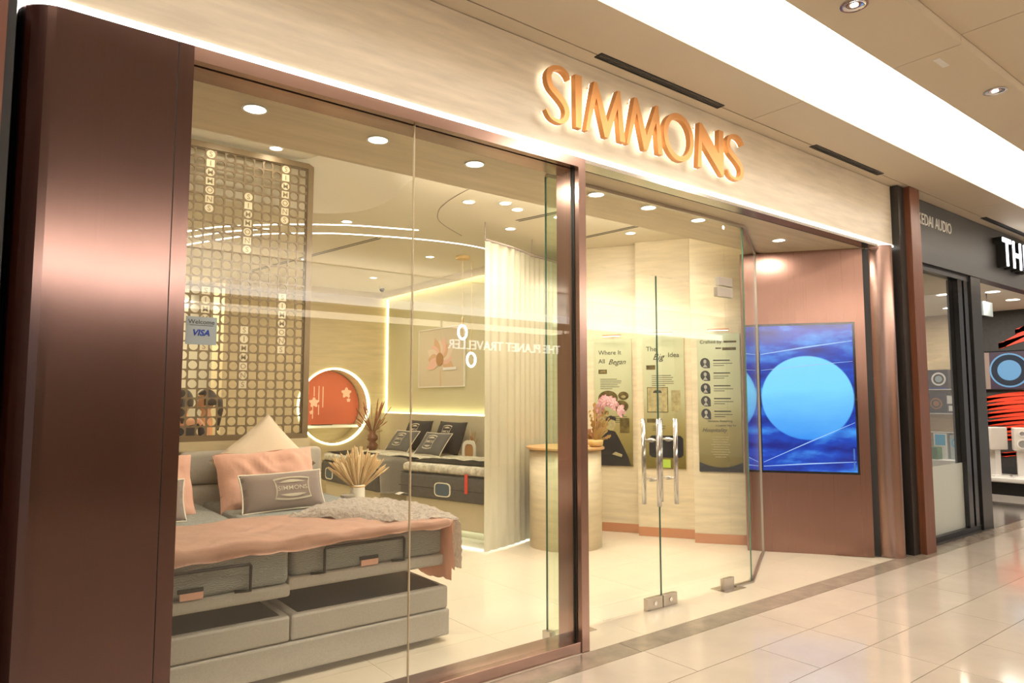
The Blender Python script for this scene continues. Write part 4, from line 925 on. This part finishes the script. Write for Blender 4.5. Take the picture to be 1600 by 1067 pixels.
for k, i in enumerate((6, 8, 9, 10, 12, 13, 15)):
    p = Vector(stem[i]); bm = bmesh.new()
    for q in range(5):
        a = 2 * math.pi * q / 5 + k; c_ = p + Vector((math.cos(a) * .034, -.02, math.sin(a) * .034))
        vs_ = [bm.verts.new(c_ + Vector((math.cos(a + s) * .036 * (1.0 if abs(s) < .1 else .8), -.012 * math.cos(s * 2), math.sin(a + s) * .036))) for s in [2 * math.pi * j / 9 for j in range(9)]]
        bm.faces.new(vs_)
    bmesh.ops.solidify(bm, geom=bm.faces[:], thickness=.004)
    mesh_obj('blossom', bm, 'petal', t)
for k in range(40):
    a = random.uniform(0, 6.28); r = random.uniform(.02, .16); z = random.uniform(.14, .46) - r * .3
    br = mesh_obj('leaf_spray', tube([(0, 0, .06), (r * .5 * math.cos(a), r * .5 * math.sin(a), z * .6), (r * math.cos(a), r * math.sin(a), z)], .003, 5), 'gold_leaf', t)
    bm = bmesh.new()
    for q in range(5):
        f_ = .4 + .15 * q; c_ = Vector((r * f_ * math.cos(a), r * f_ * math.sin(a), .06 + (z - .06) * f_)); s = random.uniform(.016, .028)
        v4 = [bm.verts.new(c_ + Vector(d) * s) for d in ((1, 0, .2), (0, -.4, 1), (-1, 0, .1), (0, .4, -1))]; bm.faces.new(v4)
    bmesh.ops.solidify(bm, geom=bm.faces[:], thickness=.003)
    mesh_obj('leaf', bm, random.choice(['gold_leaf', 'gold_leaf', 'pale_pink_print']), br)
# ------------------------------------------------------------------ history panels on the bays
def bay_frame(a, b, s0, s1):
    d = Vector((b[0] - a[0], b[1] - a[1])); L_ = d.length; d.normalize(); return (a[0] + d.x * (s0 + s1) / 2, a[1] + d.y * (s0 + s1) / 2), math.atan2(d.y, d.x), (s1 - s0)
def hpanel(i, s0, s1, label):
    (x, y), rz, wd = bay_frame(*BAYS[i], s0, s1)
    t = thing('history_panel', label, 'wall panel', (x, y, .745), rz, 'printed history panels')
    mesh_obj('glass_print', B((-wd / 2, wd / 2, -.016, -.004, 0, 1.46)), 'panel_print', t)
    for s in (-1, 1):
        for z in (.05, 1.41): mesh_obj('spacer', tube([(s * (wd / 2 - .04), -.004, z), (s * (wd / 2 - .04), 0, z)], .008, 8), 'steel', t)
    lp = thing('picture_light', ['slim brass picture light above the panel Where It All Began', 'slim brass picture light above the panel The Big Idea', 'slim brass picture light above the panel with five portraits'][i], 'wall lamp', (x, y, 2.235), rz, 'picture lights')
    mesh_obj('bar', B((-.11, .11, -.07, -.05, 0, .018), bev=.003), 'copper_plain', lp); mesh_obj('arm', B((-.01, .01, -.05, 0, .004, .014)), 'copper_plain', lp)
    mesh_obj('light_strip', B((-.10, .10, -.068, -.052, -.003, -.0005)), 'led_cool', lp)
    return t, wd
def line(t, x, z, w_, m='ink', h=.006, name='text_line'): return mesh_obj(name, B((x - w_ / 2, x + w_ / 2, -.0170, -.0162, z, z + h)), m, t)
def para(t, x, z, w_, n, seed, m='ink', dz=.022, al='L'):
    r = random.Random(seed)
    for k in range(n):
        ww = w_ * r.uniform(.72, 1) if k < n - 1 else w_ * .55
        line(t, x + (ww / 2 if al == 'L' else 0), z - k * dz, ww, m)
t1, w1 = hpanel(0, .36, .80, 'tall olive glass panel headed Where It All Began')
text('heading', 'Where It', .072, 'ink', -.17, 1.30, -.0175, t1, align='LEFT'); text('heading', 'All', .072, 'ink', -.17, 1.20, -.0175, t1, align='LEFT'); text('heading', 'Began', .085, 'ink', -.055, 1.19, -.0175, t1, align='LEFT', shear=.4)
line(t1, -.12, 1.055, .10, 'sepia', .05, 'date_box'); text('date', '1870', .034, 'sepia_pale', -.12, 1.08, -.0176, t1); para(t1, -.15, .99, .26, 6, 1)
for cx, cz, rx, rz in ((-.06, .775, .115, .085), (.12, .80, .062, .048), (.09, .68, .088, .068)):
    p = mesh_obj('oval_photo', plate(circ(cx, cz, rx, rz, 28), -.0175, -.0162), 'sepia', t1); mesh_obj('photo_highlight', plate(circ(cx, cz - .01, rx * .45, rz * .35, 16), -.0182, -.0176), 'sepia_pale', p)
line(t1, -.10, .585, .09, 'sepia', .04, 'date_box'); para(t1, -.02, .56, .18, 4, 2); line(t1, .13, .375, .11, 'sepia', .17, 'square_photo')
mn = mesh_obj('portrait_photo', plate([(-.21, 0.0), (.20, 0.0), (.17, .10), (.10, .24), (.055, .33), (.02, .39), (-.06, .41), (-.14, .37), (-.21, .28)], -.0178, -.0162), 'suit', t1, label='dark printed figure of a man in a suit')
mesh_obj('printed_face', plate(circ(-.03, .47, .055, .07, 20), -.0186, -.0162), 'sepia_pale', mn); mesh_obj('printed_hair', plate([(-.09, .48), (-.085, .55), (-.03, .575), (.03, .55), (.03, .51), (-.03, .53), (-.06, .50)], -.0192, -.0187), 'suit', mn); mesh_obj('printed_hand', plate([(-.02, .13), (.09, .10), (.10, .13), (.02, .16)], -.0184, -.0179), 'sepia_pale', mn)
t2, w2 = hpanel(1, .075, .525, 'tall olive glass panel headed The Big Idea')
text('heading', 'The', .075, 'ink', -.19, 1.32, -.0175, t2, align='LEFT'); text('heading', 'Big', .10, 'ink', -.12, 1.23, -.0175, t2, align='LEFT', shear=.4); text('heading', 'Idea', .075, 'ink', .05, 1.25, -.0175, t2, align='LEFT')
line(t2, -.14, 1.09, .10, 'sepia', .05, 'date_box'); para(t2, -.13, 1.02, .27, 6, 3)
q = mesh_obj('drawing_sheet', plate([(-.18, .62), (.04, .62), (.04, .89), (-.18, .89)], -.0172, -.0162), 'sepia_pale', t2); mesh_obj('drawing_border', ringplate([(-.185, .615), (.045, .615), (.045, .895), (-.185, .895)], [(-.178, .622), (.038, .622), (.038, .888), (-.178, .888)], -.0180, -.0162), 'sepia', q)
mesh_obj('drawing_mark', plate([(-.12, .83), (-.02, .83), (-.03, .855), (-.07, .865), (-.11, .855)], -.0180, -.0173), 'ink', q)
mesh_obj('square_photo', plate([(.08, .62), (.18, .62), (.18, .86), (.08, .86)], -.0172, -.0162), 'sepia_pale', t2)
line(t2, -.14, .50, .10, 'sepia', .045, 'date_box'); para(t2, -.13, .46, .18, 3, 4)
oc = [(-.17, .15), (-.14, .12), (.17, .12), (.20, .15), (.20, .33), (.17, .36), (-.14, .36), (-.17, .33)]
q = mesh_obj('octagon_plaque', plate(oc, -.0178, -.0162), 'suit', t2); 
for k in range(4): line(q, .015, .30 - k * .04, .16 + .02 * k, 'sepia_pale', .005)
mesh_obj('lime_photo', plate([(-.05, 0.01), (.06, 0.01), (.06, .10), (-.05, .10)], -.0178, -.0162), 'lime', t2)
t3, w3 = hpanel(2, .06, .50, 'tall olive glass panel with a column of five portraits')
text('heading', 'Crafted by', .052, 'ink', -.19, 1.37, -.0175, t3, align='LEFT'); line(t3, .12, 1.36, .13, 'sepia', .02); line(t3, .0, 1.295, .06, 'sepia', .014); line(t3, .11, 1.28, .14, 'sepia', .03)
for k in range(5):
    z = 1.145 - k * .135
    g = mesh_obj('portrait_photo', plate([(-.14 + .05 * math.cos(a), z + .055 * math.sin(a)) for a in [math.radians(15 * j) for j in range(19)]] + [(-.09, z - .055)], -.0178, -.0162), 'portrait', t3)
    mesh_obj('printed_face', plate(circ(-.14, z + .015, .016, .022, 14), -.0186, -.0179), 'portrait_skin', g); mesh_obj('printed_collar', plate([(-.165, z - .045), (-.115, z - .045), (-.14, z - .008)], -.0186, -.0179), 'portrait_skin', g)
    line(t3, .03, z + .022, .17, 'ink', .012); para(t3, -.055, z - .008, .20, 2, 20 + k)
text('caption', 'Simmons: Redefining', .03, 'ink', 0.0, .53, -.0175, t3); text('caption', 'a Luxury Stay for', .03, 'ink', .06, .485, -.0175, t3); text('caption', 'Hospitality', .058, 'ink', -.06, .435, -.0175, t3, shear=.4)
para(t3, 0, .36, .20, 9, 9, 'sepia_pale', .026, 'C')
mesh_obj('arched_foot', plate([(-.22, 0.0), (.22, 0.0), (.22, .10)] + [(.22 - .44 * k / 12, .10 - .055 * math.sin(math.pi * k / 12)) for k in range(1, 12)] + [(-.22, .10)], -.0178, -.0162), 'suit', t3)
# ------------------------------------------------------------------ window sticker
t = thing('window_sticker', 'pale blue welcome payment sticker on the window glass', 'sticker', (.76, 3.167, 1.795))
mesh_obj('film', B((.70, .825, 3.1655, 3.1675, 1.735, 1.855)), 'sticker', t, True)
text('word', 'Welcome', .027, 'ink', .762, 1.832, 3.165, t, world=True); line_ = mesh_obj('rule', B((.715, .81, 3.1648, 3.1654, 1.817, 1.819)), 'ink', t, True)
text('word', 'VISA', .036, 'visa_blue', .760, 1.785, 3.165, t, world=True, shear=.25, bold=.0012)
# ------------------------------------------------------------------ people behind the lattice
def person(label, x, y, rz, top_m, hair_len, hgt=1.58):
    k = hgt / 1.65
    J = {'pel': (0, 0, .92), 'spine': (0, .01, 1.08), 'chest': (0, .0, 1.26), 'neck': (0, .01, 1.42), 'hd': (0, -.005, 1.50),
         'ls': (.16, 0, 1.36), 'le': (.22, .03, 1.10), 'lw': (.19, -.12, .93), 'lh': (.17, -.19, .90), 'rs': (-.16, 0, 1.36), 're': (-.22, .03, 1.10), 'rw': (-.19, -.12, .93), 'rh': (-.17, -.19, .90),
         'lhip': (.09, 0, .88), 'lk': (.10, -.01, .48), 'la': (.10, .02, .08), 'lt': (.11, -.14, .035), 'rhip': (-.09, 0, .88), 'rk': (-.10, -.01, .48), 'ra': (-.10, .02, .08), 'rt': (-.11, -.14, .035)}
    R = {'pel': .13, 'spine': .105, 'chest': .125, 'neck': .048, 'hd': .05, 'ls': .055, 'le': .04, 'lw': .027, 'lh': .028, 'rs': .055, 're': .04, 'rw': .027, 'rh': .028, 'lhip': .09, 'lk': .058, 'la': .04, 'lt': .03, 'rhip': .09, 'rk': .058, 'ra': .04, 'rt': .03}
    E = [('pel', 'spine'), ('spine', 'chest'), ('chest', 'neck'), ('neck', 'hd'), ('chest', 'ls'), ('ls', 'le'), ('le', 'lw'), ('lw', 'lh'), ('chest', 'rs'), ('rs', 're'), ('re', 'rw'), ('rw', 'rh'), ('pel', 'lhip'), ('lhip', 'lk'), ('lk', 'la'), ('la', 'lt'), ('pel', 'rhip'), ('rhip', 'rk'), ('rk', 'ra'), ('ra', 'rt')]
    for s, h in ((1, 'l'), (-1, 'r')):
        for q in range(5):
            nm = f'{h}f{q}'; bx, by, bz = J[h + 'h']
            dx = (q - 2) * .016; ln = (.06, .075, .082, .078, .055)[q] if q else .05
            J[nm + 'a'] = (bx + dx * 1.1, by - .03 - (.0 if q else -.02), bz - .02); J[nm + 'b'] = (bx + dx * 1.2, by - .03 - ln * .6, bz - .04 - ln * .35)
            R[nm + 'a'] = .0095; R[nm + 'b'] = .008; E += [(h + 'h', nm + 'a'), (nm + 'a', nm + 'b')]
    names = list(J); me = bpy.data.meshes.new('p'); me.from_pydata([tuple(c * k for c in J[n]) for n in names], [(names.index(a), names.index(b)) for a, b in E], [])
    o = bpy.data.objects.new('p', me); C.objects.link(o); md = o.modifiers.new('s', 'SKIN'); md.use_smooth_shade = True
    for i, n in enumerate(names): me.skin_vertices[0].data[i].radius = (R[n] * k, R[n] * k * (.75 if n in ('chest', 'spine', 'pel') else 1))
    me.skin_vertices[0].data[0].use_root = True
    o.modifiers.new('d', 'SUBSURF').levels = 1
    dg = bpy.context.evaluated_depsgraph_get(); body = bpy.data.meshes.new_from_object(o.evaluated_get(dg)); bpy.data.objects.remove(o)
    bm = bmesh.new(); bm.from_mesh(body)
    # head joined into the body surface
    r = bmesh.ops.create_uvsphere(bm, u_segments=24, v_segments=18, radius=1)
    for v in r['verts']:
        X, Y, Z = v.co; f = -Y
        nx = X * .074; ny = Y * .093; nz = Z * .115
        if Z < -.2: nx *= 1 - .28 * (-Z - .2); ny += -.006 * (-Z)
        if f > .85 and -.25 < Z < .15: ny -= .020 * max(0, 1 - abs(X) * 5) * max(0, 1 - abs(Z + .08) * 4)     # nose
        if f > .6 and .0 < Z < .3 and .2 < abs(X) < .6: ny += .006                                           # eye sockets
        if abs(X) > .93 and abs(Z) < .3: nx *= 1.16; ny += .012                                               # ears
        v.co = Vector((nx * k, (ny + .0) * k, (nz + 1.545) * k))
    body.clear_geometry(); bm.to_mesh(body); bm.free()
    body.materials.clear()
    for m in ('skin', top_m, 'navy_fabric'): body.materials.append(M(m))
    for p in body.polygons:
        p.use_smooth = True; z = p.center.z / k; ax = abs(p.center.x) / k
        p.material_index = 2 if z < .95 and not (ax > .135 and z > .78 or p.center.y < -.10 * k and z > .7) else (1 if .95 <= z < 1.33 and ax < .20 and p.center.y > -.11 * k else 0)
    t = thing('person', label, 'person', (x, y, 0), rz); o = link_mesh('body', body, None, t)
    bm = bmesh.new(); r = bmesh.ops.create_uvsphere(bm, u_segments=24, v_segments=16, radius=1)
    dele = []
    for v in r['verts']:
        X, Y, Z = v.co
        if Y < -.35 and Z < .55 or Z < -.55: dele.append(v)
        v.co = Vector((X * .083 * k, (Y * .102 + .008) * k, (Z * .122 + 1.553) * k))
    bmesh.ops.delete(bm, geom=dele, context='VERTS'); bmesh.ops.solidify(bm, geom=bm.faces[:], thickness=-.012)
    hr = mesh_obj('hair', bm, 'hair', t, smooth=True)
    mesh_obj('ponytail', tube([(0, .09 * k, 1.58 * k), (0, .135 * k, 1.56 * k), (0, .145 * k, 1.45 * k), (0, .13 * k, (1.56 - hair_len) * k)], [.03, .042, .04, .012], 10), 'hair', hr, smooth=True)
    for s in (-1, 1):
        mesh_obj('eye', lathe([(.001, -.010), (.009, -.004), (.010, 0), (.001, .008)], 10, (s * .03 * k, -.084 * k, 1.557 * k)), 'eye_white', t, smooth=True)
    mesh_obj('mouth', plate([(-.022 * k, 1.487 * k), (0, 1.482 * k), (.022 * k, 1.487 * k), (.008, 1.494 * k), (-.008, 1.494 * k)], -.092 * k, -.086 * k), 'lip', t)
    return t
person('person in profile with dark ponytail and peach top behind the lattice', 2.0, 8.0, math.radians(-104), 'peach_top', .34)
person('person in a dark top at the copper pier edge of the lattice', 1.62, 7.3, math.radians(165), 'navy_fabric', .22, 1.57)
# ------------------------------------------------------------------ neighbouring audio shop
struct('trim_11', B((7.265, 7.40, 3.05, 3.5, 0, 3.655)), 'grey_panel')
tag(mesh_obj('wood_post', B((7.40, 7.62, 2.99, 3.3, 0, 3.655), bev=.004), 'post_wood'), 'tall reddish wooden post between the two shops', 'post')
t = thing('audio_fascia', 'black shop fascia with white lettering above the audio shop', 'sign', (10.5, 3.16, 2.97))
mesh_obj('board', B((7.62, 15, 3.13, 3.26, 2.97, 3.655)), 'black_fascia', t, True)
me = text_mesh('KEDAI AUDIO', .178, .004); me.transform(Matrix.Diagonal((.80, 1, 1, 1))); me.transform(Matrix.Translation((8.345, 3.126, 3.44))); split_letters(me, 'lettering', 'white', t)
for ch, x in (('T', 10.22), ('H', 10.58), ('E', 10.92)):
    a = mesh_obj('letter_can', B((x - .1, x + .1, 3.0, 3.01, 3.2, 3.21)), 'black', t, True); a.data = text_mesh(ch, .50, .05, bold=.012); a.data.transform(Matrix.Translation((x, 3.075, 3.33))); a.data.materials.append(M('black'))
    b = mesh_obj('letter_face', B((0, .01, 0, .01, 0, .01)), 'sign_white', a, True); b.data = text_mesh(ch, .50, .004, bold=.004); b.data.transform(Matrix.Translation((x, 3.018, 3.33))); b.data.materials.append(M('sign_white'))
aw = structE('window_4', (8.5, 3.2, 0))
mesh_obj('head_rail', B((7.62, 9.6, 3.16, 3.26, 2.90, 2.97)), 'black_metal', aw, True); mesh_obj('floor_rail', B((7.62, 9.3, 3.16, 3.28, 0, .06)), 'black_metal', aw, True)
mesh_obj('mullion', B((8.98, 9.10, 3.16, 3.28, .06, 2.90)), 'black_gloss', aw, True); mesh_obj('mullion', B((9.16, 9.28, 3.16, 3.28, .06, 2.90)), 'black_gloss', aw, True)
mesh_obj('door_jamb', B((9.32, 9.62, 3.14, 3.26, 0, 2.97)), 'grey_panel', aw, True)
mesh_obj('pane', B((7.63, 8.98, 3.21, 3.222, .79, 2.90)), 'glass', aw, True); mesh_obj('frosted_pane', B((7.63, 8.98, 3.21, 3.222, .06, .785)), 'glass_frost', aw, True)
struct('floor_audio', B((7.45, 15, 3.12, 9, -.1, 0)), 'audio_floor')
struct('ceiling_audio', B((7.45, 15, 3.27, 9, 3.0, 3.1)), 'white_paint')
struct('wall_audio', B((13.7, 13.8, 3.2, 9, 0, 3.0)), 'audio_wall')
struct('wall_audio_back', B((7.45, 13.7, 8.9, 9.0, 0, 3.0)), 'audio_wood')
struct('wall_audio_wood', B((13.60, 13.69, 4.66, 8.9, 0, 3.0)), 'audio_wood')
alight('audio_lamp', (11.5, 5.2, 2.98), 1.0, 60, (1, .93, .82)); alight('audio_lamp', (12.6, 4.0, 2.98), .4, 25, (1, .93, .82))
for x, y in ((10.91, 4.02), (12.59, 4.57), (9.83, 3.45), (11.17, 3.5), (12.3, 3.6)):
    downlight(x, y, 3.0, 'round downlight in the white audio shop ceiling', 'audio shop downlights', .09, 8, 'white')
tr = thing('exit_sign', 'small pale hanging sign box inside the audio shop doorway', 'sign', (11.3, 3.62, 2.9)); mesh_obj('panel', B((-.18, .18, -.012, .012, -.22, -.02)), 'sticker', tr); mesh_obj('hanger', B((-.01, .01, -.004, .004, -.02, .1)), 'black', tr)
# red flame ribbons on the dark wall
fl_ = thing('red_ribbon_mural', 'red wavy ribbon relief on the dark audio shop wall', 'mural', (13.69, 4.2, .5))
def ribbon(z, amp, y0, y1, w_, ph):
    n = 18; top = [(y0 + (y1 - y0) * k / n, z + amp * math.sin(ph + 3.2 * k / n) + w_ / 2 * (math.sin(math.pi * min(1, .12 + k / n)) ** .4)) for k in range(n + 1)]; bot = [(p[0], p[1] - w_ * 1.0) for p in top]
    bm = ringplate([(p[0], p[1]) for p in top], [(p[0], p[1]) for p in bot], 0, .012); bmesh.ops.transform(bm, matrix=Matrix(((0, -1, 0, 13.699), (1, 0, 0, 0), (0, 0, 1, 0), (0, 0, 0, 1))), verts=bm.verts)
    mesh_obj('ribbon', bm, 'audio_red', fl_, True)
for k in range(6): ribbon(1.55 - .13 * k, .05, 3.5, 4.61, .075, .6 + .15 * k)
ribbon(.66, .05, 3.6, 4.3, .06, 2); ribbon(2.55, .10, 3.5, 4.25, .10, 1.2); ribbon(2.75, .08, 3.5, 4.0, .08, 1.6)
sp_ = thing('speaker_screen', 'wide screen showing a blue speaker cone on the dark audio wall', 'screen', (13.69, 4.10, 1.99), math.radians(-90))
mesh_obj('bezel', B((-.46, .62, -.05, 0, -.33, .33), bev=.006), 'black_gloss', sp_); mesh_obj('display', B((-.28, .60, -.053, -.0505, -.31, .31)), 'screen_dark', sp_); mesh_obj('display_side', B((-.45, -.28, -.053, -.0505, -.31, .31)), 'taupe', sp_)
mesh_obj('cone_rim', ringplate(circ(.0, 0, .285, n=32), circ(.0, 0, .26, n=32), -.058, -.0535), 'cone_blue', sp_); mesh_obj('cone_surround', ringplate(circ(.0, 0, .26, n=32), circ(.0, 0, .17, n=32), -.057, -.0535), 'cone_rim', sp_); mesh_obj('cone', plate(circ(.0, 0, .17, n=32), -.057, -.0535), 'cone_blue', sp_)
pl = thing('speaker_plinth', 'low white plinth with black base under the white speakers', 'plinth', (13.25, 4.1, 0)); mesh_obj('top', B((-.35, .35, -.9, .5, .20, .28), bev=.02), 'white_gloss', pl); mesh_obj('base', B((-.28, .33, -.85, .45, 0.0005, .20)), 'black', pl)
for x, y, rz, lab in ((13.12, 4.22, -118, 'white bookshelf speaker on a stand by the grey door jamb'), (13.12, 3.84, -68, 'white bookshelf speaker on a stand showing its two round drivers')):
    t = thing('loudspeaker', lab, 'speaker', (x, y, .28), math.radians(rz), 'white speakers on stands')
    mesh_obj('cabinet', B((-.11, .11, -.16, .16, .42, .78), bev=.012), 'speaker_body', t)
    st_ = mesh_obj('stand_column', B((-.07, .07, -.05, .05, .02, .42)), 'white_gloss', t); mesh_obj('stand_foot', B((-.13, .13, -.14, .14, 0.0005, .02)), 'white_gloss', t)
    for z, r in ((.53, .075), (.69, .045)):
        d_ = mesh_obj('driver', ringplate(circ(0, z, r, n=24), circ(0, z, r * .75, n=24), -.172, -.160), 'white', t); mesh_obj('driver_cone', plate(circ(0, z, r * .76, n=24), -.165, -.1605), 'speaker_cone', d_)
tag(mesh_obj('rug', B((11.95, 12.88, 3.45, 5.2, 0.0005, .012)), 'rug'), 'grey brown rug on the audio shop floor before the plinth', 'rug')
# display shelf seen through the audio shop glass
sh = thing('display_unit', 'pale display unit with glass shelves behind the audio shop window', 'shelf', (11.62, 4.6, 0))
mesh_obj('back', B((.1, .14, -.75, .7, 0.0005, 2.1)), 'audio_wood', sh); mesh_obj('plinth', B((-.38, .1, -.75, .7, 0.0005, .62)), 'white', sh)
for z in (1.30, 1.02, 1.66): mesh_obj('shelf', B((-.12, .1, -.75, .7, z - .012, z)), 'white_gloss', sh)
def carton(y0, y1, z0, z1, m, lab, x=11.52, ring=None, strip=None):
    t = thing('product_box', lab, 'box', (x, (y0 + y1) / 2, z0)); b = mesh_obj('carton', B((-.02, .15, -(y1 - y0) / 2, (y1 - y0) / 2, 0, z1 - z0)), m, t)
    def face(name, p, mm, d): 
        bm = p; bmesh.ops.transform(bm, matrix=Matrix.Translation((-.021 - d, 0, 0)) @ Matrix.Rotation(-math.pi / 2, 4, 'Z'), verts=bm.verts); mesh_obj(name, bm, mm, b)
    if ring: face('printed_ring', ringplate(circ(ring[0], ring[1], ring[2], n=24), circ(ring[0], ring[1], ring[2] * .75, n=24), 0, .001), ring[3], 0); face('printed_centre', plate(circ(ring[0], ring[1], ring[2] * .5, n=20), 0, .001), ring[4], 0)
    if strip: face('printed_band', plate([(-(y1 - y0) / 2 + .02, strip[0]), ((y1 - y0) / 2 - .02, strip[0]), ((y1 - y0) / 2 - .02, strip[1]), (-(y1 - y0) / 2 + .02, strip[1])], 0, .001), strip[2], 0)
carton(4.24, 4.60, 1.66, 1.95, 'box_dark', 'dark product box with a pale oval print on the upper glass shelf', ring=(.05, .15, .10, 'white', 'sticker'), strip=(.005, .02, 'visa_blue'))
carton(4.28, 4.60, 1.302, 1.60, 'box_dark', 'dark product box with an amber ring print on the middle glass shelf', ring=(.02, .14, .085, 'amber_ring', 'amber_ring'))
carton(4.06, 4.27, 1.302, 1.44, 'charcoal', 'grey box with white print below the white card, middle shelf', strip=(.03, .11, 'white'))
carton(4.06, 4.27, 1.441, 1.56, 'white', 'small white card box stacked on the grey printed box')
carton(4.30, 4.48, .622, 1.0, 'white', 'tall white leaflet holder with a blue and black picture', strip=(.2, .36, 'cyan_print'))
carton(4.36, 4.50, .622, .80, 'leaf_green', 'green leaflet pack in front of the white leaflet holder', x=11.32)
carton(4.06, 4.26, .622, .98, 'sticker', 'grey leaflet holder with a blue picture on the display unit', ring=(.0, .24, .08, 'cyan_print', 'cyan_print'))
# ------------------------------------------------------------------ opposite shop front (seen in the glass and metal)
OY = -4.5
struct('wall_opposite', B((-5, 16, OY - .1, OY, 3.10, 3.72)), 'white_paint')
struct('trim_12', B((-5, 16, OY, OY + .05, 3.06, 3.085)), 'white_paint')
struct('trim_13', B((-5, 16, OY + .001, OY + .03, 3.0855, 3.24)), 'lightbox')
alight('opposite_wash', (5.5, OY + .08, 3.26), 20, 1000, (1, .95, .90), (math.radians(180 + 14), 0, 0), 'RECTANGLE', .03)
struct('wall_opposite_shop', B((-5, 16, -6.9, -6.8, 0, 3.7)), 'beige_wall')
struct('ceiling_opposite_shop', B((-5, 16, -6.8, OY - .1, 3.08, 3.2)), 'beige_wall')
alight('opposite_shop_lamp', (6, -5.8, 3.05), 10, 120, (1, .85, .65), (0, 0, 0), 'RECTANGLE', 1.0)
for x in (-3.2, 1.6, 10.6, 14): struct('wall_opposite_pier', B((x, x + .5, OY - .4, OY, 0, 3.08)), 'dark_wood')
t = thing('opposite_sign', 'white lettering reading THE PLANET TRAVELLER on the opposite shop front', 'sign', (8.2, OY, 2.42))
me = text_mesh('THE PLANET TRAVELLER', .25, .01); xs_ = [v.co.x for v in me.vertices]; k = 2.75 / (max(xs_) - min(xs_)); me.transform(Matrix.Diagonal((k, 1, 1, 1))); me.transform(Matrix.Rotation(math.pi, 4, 'Z')); me.transform(Matrix.Translation((8.25, OY + .03, 2.52)))
split_letters(me, 'lettering', 'sign_white', t); mesh_obj('rail', B((6.7, 9.8, OY - .02, OY + .018, 2.36, 2.40)), 'beige_wall', t, True)
for x in (6.75, 9.75): mesh_obj('bracket', B((x - .01, x + .01, OY - .02, OY + .01, 2.40, 3.04)), 'beige_wall', t, True)
